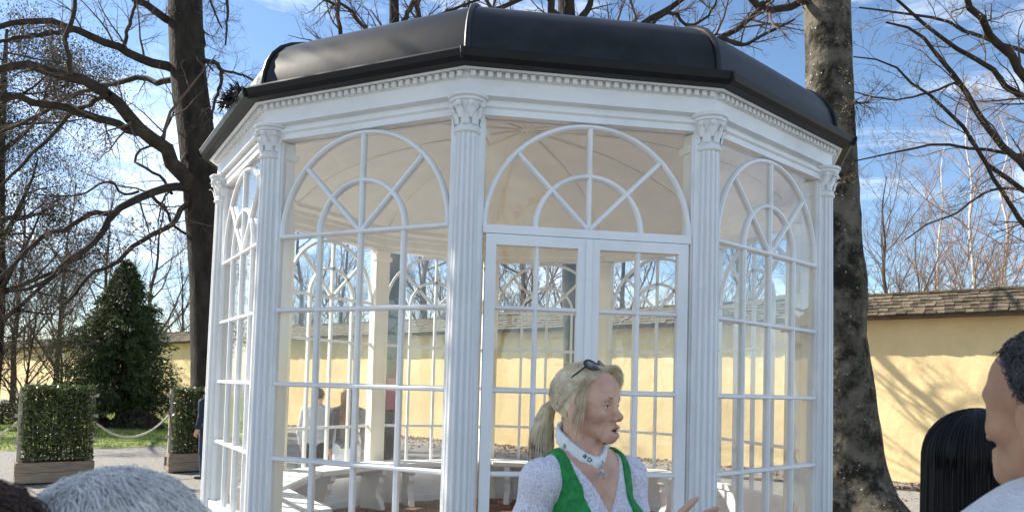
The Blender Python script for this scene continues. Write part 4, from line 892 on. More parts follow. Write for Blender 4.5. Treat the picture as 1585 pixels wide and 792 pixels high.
M_SKIN = skin_mat('skin_fair', (0.60, 0.335, 0.235), (0.71, 0.445, 0.315))
M_SKIN2 = skin_mat('skin_tan', (0.40, 0.215, 0.13), (0.48, 0.275, 0.175))
M_LIP = mat('lips', (0.36, 0.13, 0.12), 0.4, 0.1, 20); M_MOUTH = mat('mouth_dark', (0.05, 0.015, 0.015), 0.6, 0.1, 10); M_TEETH = mat('teeth', (0.7, 0.66, 0.58), 0.3, 0.05, 10)
M_EYE = mat('eye_white', (0.62, 0.58, 0.55), 0.15, 0.05, 20); M_IRIS = mat('iris', (0.06, 0.06, 0.06), 0.1, 0.2, 60)
def hair_mat(name, a, b, rough=0.45): return mat(name, a, rough, 0.1, 34.0, spec=0.35, col2=b, lo=0.3, hi=0.7)
H_BLOND = hair_mat('hair_blond', (0.66, 0.51, 0.31), (0.96, 0.86, 0.66)); H_WHITE = hair_mat('hair_silver', (0.62, 0.60, 0.57), (0.90, 0.885, 0.85)); H_BLACK = hair_mat('hair_black', (0.006, 0.006, 0.007), (0.010, 0.010, 0.011), 0.5)
H_DBLOND = hair_mat('hair_dark_blond', (0.16, 0.09, 0.04), (0.36, 0.22, 0.10)); H_GREYB = hair_mat('hair_greying', (0.02, 0.02, 0.022), (0.10, 0.10, 0.105)); H_BROWN = hair_mat('hair_brown', (0.035, 0.02, 0.014), (0.10, 0.055, 0.035))
def Rz(a): return np.array([[math.cos(a), -math.sin(a), 0], [math.sin(a), math.cos(a), 0], [0, 0, 1.0]])
def Ry(a): return np.array([[math.cos(a), 0, math.sin(a)], [0, 1, 0], [-math.sin(a), 0, math.cos(a)]])
def Rx(a): return np.array([[1, 0, 0], [0, math.cos(a), -math.sin(a)], [0, math.sin(a), math.cos(a)]])
def head(s, o, fem=True, detail=True, mouth_open=0.0, hr=1.0):
    """head looking along +x, o = point between the eyes' centres at mid-ear"""
    o = np.asarray(o, float); c = lambda *p: o+np.array(p)
    s.ell(c(-.017, 0, .030*hr), (.094, .073, .080*hr), .0)
    s.ell(c(.020, 0, -.016), (.057, .056, .066), .03)
    for y in (-1, 1):
        s.cone(c(-.006, y*.044, -.048), c(.058, y*.013, -.088), .015, .013, .026); s.ell(c(.046, y*.042, -.026), (.023, .019, .017), .022)
        s.cone(c(.012, y*.05, .02), c(.05, y*.04, .01), .016, .012, .03)
    s.ell(c(.071, 0, -.092), (.016, .020, .015), .020); s.ell(c(.062, 0, -.064), (.023, .028, .026), .022)
    s.ell(c(.042, 0, .050), (.040, .050, .045*hr), .03)
    s.cone(c(.066, -.034, .0175), c(.066, .034, .0175), .009, .009, .018); s.cone(c(.071, -.012, .0165), c(.071, .012, .0165), .008, .008, .016)
    if not fem: s.cone(c(.069, -.032, .020), c(.069, .032, .020), .011, .011, .014)
    if detail:
        for y in (-1, 1): s.ell(c(.083, y*.034, -.001), (.015, .020, .0135), .012, True)
    s.cone(c(.073, 0, .008), c(.093, 0, -.026), .0075, .0095, .014); s.ell(c(.0985, 0, -.0315), (.0105, .0090, .0085), .010)
    for y in (-1, 1): s.ell(c(.087, y*.0135, -.0385), (.0110, .0072, .0072), .007)
    if detail:
        for y in (-1, 1):
            s.ell(c(.093, y*.0075, -.0462), (.0055, .0035, .004), .003, True)
            s.ell(c(.0625, y*.0318, -.001), (.0148, .0150, .0135), .003)                                 # lid volume
            s.cone(c(.0800, y*.0220, -.0030), c(.0735, y*.0420, -.0015), .0042, .0036, .0015, True)         # opening between the lids
            s.cone(c(.0790, y*.022, .0075), c(.0705, y*.046, .0050), .0014, .0012, .003, True)            # crease over the lid
            s.cone(c(.082, y*.021, -.042), c(.068, y*.034, -.077), .0032, .0022, .008, True)             # fold beside the mouth
            s.cone(c(.074, y*.020, -.017), c(.062, y*.040, -.021), .0018, .0015, .007, True)             # under-eye crease
            s.cone(c(.064, y*.034, -.078), c(.060, y*.028, -.096), .0022, .0018, .008, True)
    m = mouth_open
    s.cone(c(.080, -.014, -.0635), c(.0905, 0, -.0610), .0045, .006, .008); s.cone(c(.080, .014, -.0635), c(.0905, 0, -.0610), .0045, .006, .008)
    s.cone(c(.078, -.013, -.0715-m), c(.0885, 0, -.0740-m), .005, .007, .008); s.cone(c(.078, .013, -.0715-m), c(.0885, 0, -.0740-m), .005, .007, .008)
    [s.cone(c(.0925, 0, -.0675-m*.5), c(.0825, y*.0165, -.0675-m*.35), .0012+m*.62, .0012+m*.25, .002, True) for y in (-1, 1)]
    for y in (-1, 1):
        R = Rz(y*0.35)@Ry(0.25); s.ell(c(-.016, y*.076, -.016), (.017, .0055, .029), .006, R=R)
        if detail: s.ell(c(-.011, y*.083, -.012), (.010, .0045, .018), .004, True, R=R); s.ell(c(-.013, y*.076, -.046), (.007, .005, .009), .006)
def ball(c, r, name, m, parent, seg=18):
    return MB().lathe([(r*math.sin(t), -r*math.cos(t)) for t in np.linspace(0.02, math.pi-0.02, 13)], seg).build(name, m, parent, True, loc=tuple(c))
def eyes(parent, o, look=0.0):
    for y in (-1, 1):
        c = np.asarray(o)+np.array([.0625, y*.0318, -.0015]); e = ball(c, .0128, 'eye', M_EYE, parent)
        ball((.0078*math.cos(look), .0078*math.sin(look), .0002), .0062, 'iris', M_IRIS, e)
def hand(s, w, d, n, L=.18, k=.008, curl=0.35, spread=0.16, thumb=1):
    """hand at wrist w, along d, palm normal n; thumb=+1 leaves towards cross(d,n)"""
    w = np.asarray(w, float); d = nrm(np.asarray(d, float)); n = np.asarray(n, float); n = nrm(n-d*(n@d)); t = np.cross(d, n)*thumb; sc = L/.18
    P = lambda a, b, c: w+sc*(d*a+t*b+n*c)
    for b in (-.026, -.009, .009, .026): s.cone(P(.0, b*.55, 0), P(.083, b, 0), .0145*sc, .0115*sc, .014)
    for i, (b, l) in enumerate(((.028, .070), (.0095, .078), (-.0095, .072), (-.027, .057))):
        a0 = spread*(1.5-i)*0.5; dirv = nrm(d+t*a0); p = P(.083, b, 0)
        for j, f in enumerate((.45, .31, .24)):
            cu = curl*(0.6+j*0.75); dv = nrm(dirv*math.cos(cu)+n*math.sin(cu)); q = p+dv*l*f*sc; s.cone(p, q, (.0095-.0008*j)*sc, (.0088-.001*j)*sc, .0035); p = q
    p = P(.018, .026, .006); q = P(.048, .050, .016); s.cone(p, q, .015*sc, .012*sc, .012); r = q+sc*(d*.026+t*.018+n*.010); s.cone(q, r, .0115*sc, .010*sc, .006); e = r+sc*(d*.022+t*.012+n*.002); s.cone(r, e, .0098*sc, .0078*sc, .005)
CAN = dict(chest=((0, 0, 1.285), (.105, .152, .19)), abd=((.004, 0, 1.08), (.098, .132, .15)), pel=((-.012, 0, .93), (.108, .160, .115)))
def torso(s, inf=0.0, k=.05, fem=False, Rb=None, wide=1.0):
    R = np.eye(3) if Rb is None else Rb
    for n_ in ('chest', 'abd', 'pel'):
        c, r = CAN[n_]; r = (r[0], r[1]*wide, r[2]); s.ell(R@np.array(c), r, k, R=R, inf=inf)
    for y in (-1, 1):
        s.cone(R@np.array((-.018, y*.045, 1.44)), R@np.array((-.015, y*.165*wide, 1.385)), .045, .048, .04, inf=inf)
        if fem: s.ell(R@np.array((.075, y*.068, 1.255)), (.062, .066, .064), .035, R=R, inf=inf)
def limbs4(s, arms, legs=True, inf=0.0, what='al', Rb=None, al=(0, 2), lfac=1.0, k=.02):
    R = np.eye(3) if Rb is None else Rb
    if 'a' in what:
        for a in arms:
            for i in range(al[0], al[1]): s.cone(a[i], a[i+1], (.050, .037, .027)[i], (.037, .027, .026)[i], .03, inf=inf)
    if 'l' in what:
        for y in (-1, 1):
            h = R@np.array((-.005, y*.085, .90)); kn = R@np.array((.012, y*.095, .49)); an = R@np.array((-.025, y*.10, .085)); s.cone(h, kn, .088*lfac, .058*lfac, .03, inf=inf); s.cone(kn, an, .058*lfac, .04*lfac, .02, inf=inf); s.ell(R@np.array((-.02, y*.098, .36)), (.052, .050, .10), .02, inf=inf)
def feet(s, inf=0.0, Rb=None):
    R = np.eye(3) if Rb is None else Rb
    for y in (-1, 1): s.cone(R@np.array((-.05, y*.10, .042)), R@np.array((.12, y*.115, .030)), .040, .032, .02, inf=inf)
def sjit(g, n, q, amp):
    t = np.linspace(0, 1, q)[None, :, None]; a = g.normal(0, amp, (n, 1, 3)); b = g.normal(0, amp, (n, 1, 3)); f = g.uniform(1.5, 4, (n, 1, 1)); p = g.uniform(0, 6.28, (n, 1, 1))
    return a*np.sin(t*f+p)+b*t
def shell_strands(parent, m, o, r, starts, ends, n, seed, rad_=0.0011, off=(0.0, 0.006), q=8, wave=0.0):
    """strands lying on the ellipsoid (o,r) from direction starts to direction ends (arrays N,3)"""
    g = np.random.default_rng(seed); t = np.linspace(0, 1, q)[None, :, None]; A = nrm(starts)[:, None]; B = nrm(ends)[:, None]
    ct = np.clip((A*B).sum(-1, keepdims=True), -1, 1); om = np.arccos(ct)+1e-6; D = (np.sin((1-t)*om)*A+np.sin(t*om)*B)/np.sin(om)
    rr = 1/np.sqrt(((D/np.asarray(r))**2).sum(-1, keepdims=True)); h = g.uniform(*off, (len(starts), 1, 1))
    P = np.asarray(o)+D*(rr+h+wave*np.sin(t*9+g.uniform(0, 6.28, (len(starts), 1, 1))))+sjit(g, len(starts), q, .0016)
    R = rad_*np.array([0.9]+[1.0]*(q-2)+[0.3])[None]*np.ones((len(starts), 1)); return tubes(P, R, 3)
def scalp_cap(xs, ys, zs, o, r, m, name, maskfn):
    s = SDF(xs, ys, zs); s.ell(o, r); s.mask(maskfn); return s.mesh(name, m)
def simple_person(name_label, x, d, crown_y, yaw, top, bottom, skin, hair, hair_kind, arms=None, sleeves=2, fem=False, seed=0, group='visitors seen through the gazebo', wide=1.0, res=.011, extra=None):
    """standing person far from the camera, facing yaw (0 = away from the camera)"""
    p = ground_px(x, d); crown = px(x, crown_y, d)[2]; sc = crown/1.73; ry = math.pi/2+yaw
    if arms is None: arms = [[(-.015, y*.19, 1.375), (-.045, y*.235, 1.10), (.03, y*.24, .87), (.06, y*.235, .80)] for y in (-1, 1)]
    xs = np.arange(-.3, .34, res); ys = np.arange(-.42, .42, res); zs = axis([(-.02, res), (1.46, res*.6), 1.80])
    s = SDF(xs, ys, zs); hd = (.0, 0, 1.60)
    head(s, hd, fem, False); s.cone((-.03, 0, 1.55), (-.035, 0, 1.42), .052, .058, .03); torso(s, 0, fem=fem, wide=wide); limbs4(s, arms); feet(s)
    for a in arms: hand(s, a[2], np.array(a[3])-np.array(a[2]), (.3, -np.sign(a[2][1]), 0), .17, .01, .5, .1)
    b = obj('person', s.mesh('person', skin)); b.location = tuple(p); b.rotation_euler = (0, 0, ry); b.scale = (sc, sc, sc); tag(b, name_label, 'person', group)
    s = SDF(xs, ys, zs); torso(s, .016, fem=fem, wide=wide); limbs4(s, arms, inf=.016, what='a', al=(0, sleeves)); s.mask(lambda X, Y, Z: np.maximum(.90-Z, Z-1.475+0*X)); obj('top', s.mesh('top', top), b)
    s = SDF(xs, ys, zs); s.ell((-.012, 0, .93), (.124, .172*wide, .125)); limbs4(s, arms, inf=.016, what='l'); s.mask(lambda X, Y, Z: np.maximum(Z-1.0, .05-Z)); obj('trousers', s.mesh('trousers', bottom), b)
    s = SDF(xs, ys, zs); feet(s, .008); s.mask(lambda X, Y, Z: np.maximum(Z-.10, .0-Z)); obj('shoes', s.mesh('shoes', mat('dark_shoe', (.03, .028, .026), .6)), b)
    hx = np.arange(-.16, .14, .006); hy = np.arange(-.14, .14, .006); hz = np.arange(1.15, 1.76, .006); s = SDF(hx, hy, hz)
    s.ell((-.02, 0, 1.635), (.104, .084, .090)); s.mask(lambda X, Y, Z: np.minimum(X-.035, 1.64-Z+.6*(X-.03)) if hair_kind == 'short' else np.minimum(X-.03, 1.66-Z))
    if hair_kind == 'short': s.mask(lambda X, Y, Z: 1.565-Z+0*X+0*Y)
    if hair_kind == 'long':
        for y in (-.05, -.02, .02, .05): s.cone((-.07, y, 1.64), (-.115, y*.9, 1.28), .045, .032, .02)
    h = obj('hair', s.mesh('hair', hair), b)
    if hair_kind == 'long':
        g = np.random.default_rng(seed); K = 260; P = np.empty((K, 6, 3)); y0 = g.uniform(-.08, .08, K); t = np.linspace(0, 1, 6)
        for j in range(6): P[:, j] = np.column_stack([-.09-.055*t[j]-g.uniform(0, .03, K)*(1-abs(y0)/.1)+.02*t[j]*g.normal(size=K), y0*(1+.1*t[j])+g.normal(0, .003, K), 1.66-t[j]*(.42+.03*g.normal(size=K))])
        V, F = tubes(P, np.full((K, 6), .004)*np.array([1, 1, 1, 1, .8, .3]), 3); obj('hair_strands', np_mesh('hair_strands', V, F, hair, True), b)
    if extra: extra(b)
    return b
# ---------------------------------------------------------------- the guide
GYAW = rad(-35); P0 = ground_px(914, 2.17); RB = Rz(rad(-26))
def to_loc(w, P, yaw): return Rz(-yaw)@(np.asarray(w)-P)
M_BLOUSE = mat('white_lace_blouse', (0.74, 0.74, 0.80), 0.85, 0.06, 40.0, 0.5, 160, 0.2, bdist=0.004)
_t = M_BLOUSE.node_tree; _N = _t.nodes; _p = _N['Principled BSDF']; _c = _N.new('ShaderNodeTexCoord'); _v = _N.new('ShaderNodeTexVoronoi'); _v.feature = 'DISTANCE_TO_EDGE'; _v.inputs['Scale'].default_value = 140
_w = _N.new('ShaderNodeTexNoise'); _w.inputs['Scale'].default_value = 22; _t.links.new(_c.outputs['Object'], _w.inputs['Vector'])
_vm = _N.new('ShaderNodeMix'); _vm.data_type = 'VECTOR'; _vm.inputs['Factor'].default_value = 0.06; _t.links.new(_c.outputs['Object'], _vm.inputs['A']); _t.links.new(_w.outputs['Color'], _vm.inputs['B']); _t.links.new(_vm.outputs['Result'], _v.inputs['Vector'])
_r = _N.new('ShaderNodeValToRGB'); _r.color_ramp.elements[0].position = 0.02; _r.color_ramp.elements[0].color = (0.80, 0.80, 0.86, 1); _r.color_ramp.elements[1].position = 0.24; _r.color_ramp.elements[1].color = (0.56, 0.50, 0.56, 1); _t.links.new(_v.outputs['Distance'], _r.inputs[0]); _t.links.new(_r.outputs[0], _p.inputs['Base Color'])
_b = _N.new('ShaderNodeBump'); _b.invert = True; _b.inputs['Strength'].default_value = 0.5; _b.inputs['Distance'].default_value = 0.003; _t.links.new(_v.outputs['Distance'], _b.inputs['Height']); _t.links.new(_b.outputs[0], _p.inputs['Normal'])
M_GREEN = mat('green_linen_dirndl', (0.020, 0.23, 0.052), 0.65, 0.30, 46.0, 0.5, 260, 0.3, bdist=0.004)
M_SKIRT = mat('dark_green_skirt', (0.02, 0.10, 0.04), 0.8, 0.15, 10.0, 0.2, 60)
M_SCARF = mat('printed_scarf', (0.74, 0.78, 0.78), 0.55, 0.05, 20.0, 0.1, 80)
_t = M_SCARF.node_tree; _N = _t.nodes; _p = _N['Principled BSDF']; _c = _N.new('ShaderNodeTexCoord'); _v = _N.new('ShaderNodeTexVoronoi'); _v.inputs['Scale'].default_value = 30; _v.inputs['Randomness'].default_value = 0.9; _t.links.new(_c.outputs['Object'], _v.inputs['Vector'])
_r = _N.new('ShaderNodeValToRGB'); _e = _r.color_ramp.elements; _e[0].position = 0.10; _e[0].color = (0.62, 0.60, 0.40, 1); _e[1].position = 0.30; _e[1].color = (0.76, 0.80, 0.80, 1); _q = _r.color_ramp.elements.new(0.14); _q.color = (0.03, 0.11, 0.06, 1); _q = _r.color_ramp.elements.new(0.2); _q.color = (0.10, 0.2, 0.14, 1); _q = _r.color_ramp.elements.new(0.235); _q.color = (0.74, 0.78, 0.78, 1)
_w = _N.new('ShaderNodeTexNoise'); _w.inputs['Scale'].default_value = 160; _t.links.new(_c.outputs['Object'], _w.inputs['Vector']); _a = _N.new('ShaderNodeMath'); _a.operation = 'MULTIPLY_ADD'; _a.inputs[1].default_value = 0.22; _a.inputs[2].default_value = -0.11; _t.links.new(_w.outputs['Fac'], _a.inputs[0]); _d = _N.new('ShaderNodeMath'); _d.operation = 'ADD'; _t.links.new(_v.outputs['Distance'], _d.inputs[0]); _t.links.new(_a.outputs[0], _d.inputs[1]); _t.links.new(_d.outputs[0], _r.inputs[0]); _t.links.new(_r.outputs[0], _p.inputs['Base Color'])
M_SILVER = mat('silver_metal', (0.55, 0.53, 0.5), 0.3, 0.2, 60, metallic=1.0)
M_FRAME = mat('sunglass_frame', (0.008, 0.008, 0.009), 0.25, 0.1, 10, spec=0.5); M_LENS = mat('sunglass_lens', (0.035, 0.035, 0.04), 0.05, 0.1, 10, spec=0.8)

HD = (0, 0, 1.602); MO = .0100
shL = RB@np.array((-.015, .150, 1.385)); shR = RB@np.array((-.015, -.150, 1.385))
wr = to_loc(px(1036, 826, 2.03), P0, GYAW); el = to_loc(px(985, 895, 2.12), P0, GYAW); tipd = Rz(-GYAW)@(np.array(px(1160, 800, 2.02))-np.array(px(1036, 826, 2.03)))
armL = [shL, el, wr, wr+nrm(tipd)*.05]; armR = [shR, RB@np.array((-.04, -.205, 1.11)), RB@np.array((.10, -.20, .92)), RB@np.array((.14, -.18, .86))]
gx_ = axis([(-.32, .009), (-.13, .0036), (.03, .0024), (.125, .009), .62]); gy_ = axis([(-.34, .009), (-.11, .0036), (-.10, .0028), (.10, .009), .56]); gz_ = axis([(-.02, .016), (.95, .009), (1.20, .006), (1.46, .0026), (1.665, .005), 1.76])
s = SDF(gx_, gy_, gz_)
torso(s, 0, fem=True, Rb=RB, wide=.85); s.cone((-.030, 0, 1.56), (-.040, 0, 1.41), .050, .056, .035); head(s, HD, True, True, MO)
for y in (-1, 1): s.cone((.015, y*.012, 1.50), RB@np.array((.055, y*.02, 1.42)), .010, .008, .02)
for y in (-1, 1): s.cone(RB@np.array((.060, y*.022, 1.405)), RB@np.array((-.0, y*.15, 1.425)), .012, .010, .02)
limbs4(s, [armL, armR], Rb=RB); feet(s, Rb=RB)
hand(s, wr, tipd, Rz(-GYAW)@np.array((0.0, -1.0, 0.25)), .175, curl=.22, spread=.3, thumb=-1)
hand(s, armR[2], np.array(armR[3])-np.array(armR[2]), RB@np.array((0, 1.0, 0)), .175, curl=.5, thumb=1)
guide = obj('person', s.mesh('person', M_SKIN)); guide.location = tuple(P0); guide.rotation_euler = (0, 0, GYAW)
tag(guide, 'blonde woman in green dirndl and white lace blouse, speaking before the gazebo door', 'person')
eyes(guide, HD, 0.1)
c = lambda *p: np.array(HD)+np.array(p)
for y in (-1, 1):
    MB().tube([c(.0840, y*.012, .0160), c(.0835, y*.023, .0225), c(.0785, y*.037, .0245), c(.0680, y*.050, .0180)], [.0014, .0019, .0016, .0008], 6).build('eyebrow', mat('eyebrow_hair', (.17, .11, .07), .8), guide, True)
    MB().tube([c(.0765, y*.0205, .0012), c(.0788, y*.028, .0036), c(.0765, y*.037, .0034), c(.0705, y*.0450, -.0006)], [.0007, .0012, .0012, .0005], 5).build('eyelash', M_FRAME, guide, True)
lx = np.arange(.055, .105, .0014); ly = np.arange(-.03, .03, .0014); lz = np.arange(1.505, 1.555, .0014); s = SDF(lx, ly, lz); m = MO
for y in (-1, 1): s.cone(c(.0805, y*.015, -.0650), c(.0900, y*.004, -.0618), .0040, .0058, .004); s.cone(c(.0800, y*.013, -.0705-m), c(.0885, 0, -.0725-m), .0048, .0066, .004)
[s.cone(c(.0935, 0, -.0675-m*.5), c(.0835, y*.0165, -.0675-m*.35), .0010+m*.60, .0010+m*.22, .0015, True) for y in (-1, 1)]; obj('lips', s.mesh('lips', M_LIP), guide)
MB().lathe([(.001, -.011), (.010, -.008), (.0155, 0), (.010, .008), (.001, .011)], 14).build('mouth_interior', M_MOUTH, guide, True, loc=tuple(c(.072, 0, -.0705)))
tt = MB(); [tt.box(.0805, .0835, -.0105+.0035*i, -.0105+.0035*i+.0032, -.0675, -.0640) for i in range(6)]; tt.build('teeth', M_TEETH, guide, loc=HD)
# clothing
def interp_mask(zz, lo, hi): return lambda Yb, Z: np.maximum(np.interp(Z, zz, lo)-np.abs(Yb), np.abs(Yb)-np.interp(Z, zz, hi))
cb, sb = math.cos(rad(-26)), math.sin(rad(-26))
tx = np.arange(-.22, .26, .0055); ty = np.arange(-.27, .27, .0055); tz = np.arange(.90, 1.50, .0045)
def vneck(X, Y, Z):
    Yb = -sb*X+cb*Y; Xb = cb*X+sb*Y; zz = [1.20, 1.300, 1.38, 1.455, 1.5]
    inner = np.interp(Z, zz, [-.02, .0, .040, .088, .10])+.0035*np.abs(np.sin(Z*190)); back = np.interp(Z, zz, [-.02, -.02, -.02, .08, .12])
    return np.maximum(np.where(Xb > -.02, inner, back)-np.abs(Yb), .95-Z)
s = SDF(tx, ty, tz); torso(s, .007, fem=True, Rb=RB, wide=.85); s.mask(vneck); obj('blouse', s.mesh('blouse', M_BLOUSE), guide)
ax_ = np.arange(-.30, .45, .007); ay_ = np.arange(-.36, .45, .007); az_ = np.arange(.98, 1.46, .007)
s = SDF(ax_, ay_, az_)
for a in (armL, armR):
    e2 = np.array(a[0])+(np.array(a[1])-np.array(a[0]))*.85; mid = (np.array(a[0])+e2)/2; s.ell(a[0], (.060, .060, .060), .02); s.cone(a[0], np.array(a[0])*np.array([.45, .45, 1])+np.array([-.005, 0, .028]), .054, .040, .02); s.cone(a[0], mid, .053, .058, .03); s.cone(mid, e2, .058, .044, .02)
s.F += (0.0022*np.sin(ax_*170)[:, None, None]*np.cos(ay_*120)[None, :, None]*np.sin(az_*60)[None, None, :]).astype(np.float32)
obj('sleeves', s.mesh('sleeves', M_BLOUSE), guide)
s = SDF(tx, ty, tz); torso(s, .0125, fem=True, Rb=RB, wide=.85)
s.mask(lambda X, Y, Z: interp_mask([.9, 1.16, 1.24, 1.31, 1.38, 1.45, 1.48], [-.02, -.02, .035, .070, .076, .092, .095], [.2, .2, .17, .135, .120, .120, .120])(-sb*X+cb*Y, Z)); s.mask(lambda X, Y, Z: .97-Z+0*X+0*Y)
obj('bodice', s.mesh('bodice', M_GREEN), guide)
sk_ = MB(); seg = 72; prof = [(.135, 1.02), (.15, .98), (.19, .90), (.23, .75), (.27, .55), (.31, .36), (.312, .35)]; V = []; F = []
for i, (r, z) in enumerate(prof):
    for k in range(seg): a = 2*math.pi*k/seg; rr = r*(1+.05*math.sin(12*a)*min(1, i/3)); q = RB@np.array((rr*math.cos(a)*.85, rr*math.sin(a), z)); V.append(q)
for i in range(len(prof)-1):
    for k in range(seg): q = (k+1) % seg; F.append((i*seg+k, i*seg+q, (i+1)*seg+q, (i+1)*seg+k))
sk_.add(V, F); sk_.build('skirt', M_SKIRT, guide, True)
s = SDF(tx, ty, np.arange(-.02, .13, .006)); feet(s, .008, Rb=RB); obj('shoes', s.mesh('shoes', mat('dark_shoe', (.03, .028, .026), .6)), guide)
# scarf
fx = np.arange(-.13, .10, .0032); fy = np.arange(-.11, .11, .0032); fz = np.arange(1.37, 1.56, .0032); s = SDF(fx, fy, fz); nn = 20
ctr = []
for i in range(nn+1):
    a = 2*math.pi*i/nn; fwd = math.cos(a); r1, r2 = .070, .068; cen_ = np.array((-.028, 0, 0)); ctr.append(cen_+RB@np.array((r1*fwd+.014*max(0, fwd)**2, r2*math.sin(a), 1.497-.036*fwd-.020*max(0, fwd)**3)))
for i in range(nn):
    a = 2*math.pi*(i+.5)/nn; w = .030+.003*math.sin(3*a)-.012*max(0, math.cos(a))**4
    for dz in (-.5, -.25, 0, .25, .5): s.cone(ctr[i]+np.array([0, 0, dz*w]), ctr[i+1]+np.array([0, 0, dz*w]), .0062+.0012*math.sin(5*a+dz*4), .0062+.0012*math.sin(5*a+1.5+dz*4), .005)
kn = np.array((-.028, 0, 0))+RB@np.array((.092, -.004, 1.440)); s.ell(kn, (.014, .014, .018), .006)
s.cone(kn, kn+RB@np.array((.0, -.004, -.012)), .009, .006, .006)
scarf = obj('scarf', s.mesh('scarf', M_SCARF), guide)
pd = MB(); pc = kn+RB@np.array((.032, -.004, -.028)); tdir = RB@np.array((0, 1, 0)); ndir = RB@np.array((1, 0, 0))
for i in range(11):
    a = 2*math.pi*i/11; d = tdir*math.cos(a)+np.array([0, 0, 1])*math.sin(a); pd.tube([pc, pc+d*.009, pc+d*(.0165 if i % 2 else .0145)], [.002, .0033, .0008], 6)
for i in range(7):
    a = 2*math.pi*i/7; d = tdir*math.cos(a)+np.array([0, 0, 1])*math.sin(a); q = pc+d*.004+ndir*.003; pd.tube([q-ndir*.002, q+ndir*.002], [.0022, .0012], 6)
pd.tube([pc+np.array([0, 0, .014]), kn+RB@np.array((.016, 0, .0))], .0015, 6); pd.build('pendant', M_SILVER, scarf, True)
# hair: cap swept back to a pony tail, with strands
ho = np.array((-.020, 0, 1.634)); hr = np.array((.1035, .0825, .090)); tie = np.array((-.118, 0, 1.618))
hx = np.arange(-.15, .11, .0034); hy = np.arange(-.105, .105, .0034); hz = np.arange(1.50, 1.74, .0034)
s = SDF(hx, hy, hz); s.ell(ho, hr)
s.mask(lambda X, Y, Z: np.minimum(X-.024-.30*(Z-1.62)-.10*(np.abs(Y) < .055)*0, np.minimum(1.694-.05*np.abs(Y)/.08-Z, X-.052)) if False else (X-np.interp(Z, [1.52, 1.57, 1.60, 1.64, 1.668, 1.69, 1.72], [-.05, -.045, -.016, .004, .032, .054, .09]))); s.mask(lambda X, Y, Z: (1.565+.25*np.maximum(0, X+.05))-Z+0*Y)
s.cone(tie+np.array((.012, 0, 0)), tie, .030, .020, .02)
hair = obj('hair', s.mesh('hair', H_BLOND), guide)
g = np.random.default_rng(4); K = 4200
ph = g.uniform(-1, 1, K)*2.05; zs_ = np.interp(np.abs(ph), [0, .55, 1.0, 1.45, 2.05], [.072, .060, .026, -.030, -.062]); xs_ = np.interp(np.abs(ph), [0, .55, 1.0, 1.45, 2.05], [.064, .054, .022, -.034, -.080]); ys_ = np.sign(ph)*np.interp(np.abs(ph), [0, .55, 1.0, 1.45, 2.05], [.0, .045, .072, .080, .060])
st = np.column_stack([xs_+g.normal(0, .004, K), ys_+g.normal(0, .004, K), zs_+g.normal(0, .004, K)]); en = (tie-ho)[None]+g.normal(0, .012, (K, 3))
# route strands over the crown: bend the middle upwards by using an intermediate direction
mid = nrm(st)*0.5+nrm(en)*0.5+np.array([0, 0, .35])[None]*(np.abs(ph) < 1.1)[:, None]+np.column_stack([np.zeros(K), np.sign(ph)*.30*(np.abs(ph) > .5), np.zeros(K)])
a1 = shell_strands(None, None, ho, hr+.001, st, mid, K, 5, .00062, (.0, .004), 9); a2 = shell_strands(None, None, ho, hr+.001, mid, en, K, 5, .00062, (.0, .004), 9)
K2 = 1900; t = np.linspace(0, 1, 9); P = np.empty((K2, 9, 3)); an = g.uniform(0, 6.28, K2); rr = np.sqrt(g.uniform(0, 1, K2)); le = g.uniform(.24, .34, K2)
for j in range(9):
    w = (.014+.028*math.sin(min(1, t[j]*1.25)*math.pi*.75)); P[:, j] = tie+np.column_stack([-.018*math.sin(t[j]*3.0)-.030*min(1, t[j]*5)+np.cos(an)*rr*w*.8, np.sin(an)*rr*w-.010*t[j], .012*math.sin(min(1, t[j]*6)*math.pi)-t[j]*le])
P += sjit(g, K2, 9, .004)*np.linspace(.1, 1, 9)[None, :, None]
a3 = tubes(P, np.array([1, 1, 1, 1, 1, 1, 1, .8, .3])[None]*np.full((K2, 1), .0009), 3)
K3 = 90; P = np.empty((K3, 9, 3)); sg_ = -np.ones(K3); sg_[45:] = 1; w1, w2, w3, w4 = (g.normal(0, 1, K3) for _ in range(4))   # loose locks beside the ears
for j in range(9):
    u = j/8; P[:, j] = np.column_stack([.022-.030*u+.008*math.sin(u*3)+w1*.006*(.3+1.6*u), sg_*(.071+.015*math.sin(u*2.2))+w2*.0025, 1.674+w3*.006-u*(.150+.03*w4)])
P += sjit(g, K3, 9, .003)
a4 = tubes(P, np.array([.6, 1, 1, 1, 1, 1, .9, .7, .2])[None]*np.full((K3, 1), .0006), 3)
K4 = 420; P = np.empty((K4, 9, 3)); w1, w2, w3 = (g.normal(0, 1, K4) for _ in range(3)); w4 = g.uniform(.55, 1, K4)      # fringe swept over to the far temple
for j in range(9):
    u = j/8*w4; P[:, j] = np.column_stack([.044+.030*np.sin(u*2.3)+w1*.004-.010*u, .004+.070*u+w2*.006, 1.710+.004*np.sin(u*3)-.010*u-.062*u**3+w3*.004])
P += sjit(g, K4, 9, .003)
a5 = tubes(P, np.array([.6, 1, 1, 1, 1, 1, .9, .7, .2])[None]*np.full((K4, 1), .0006), 3)
K6 = 1500; ph = g.uniform(-1, 1, K6)*1.0; st = np.column_stack([np.interp(np.abs(ph), [0, .5, 1], [.066, .050, -.01])+g.normal(0, .006, K6), np.sign(ph)*np.interp(np.abs(ph), [0, .5, 1], [0, .062, .078]), np.interp(np.abs(ph), [0, .5, 1], [.070, .042, -.012])+g.normal(0, .006, K6)]); en2 = st+np.column_stack([np.full(K6, -.11), np.sign(ph)*.012, np.full(K6, .0)])
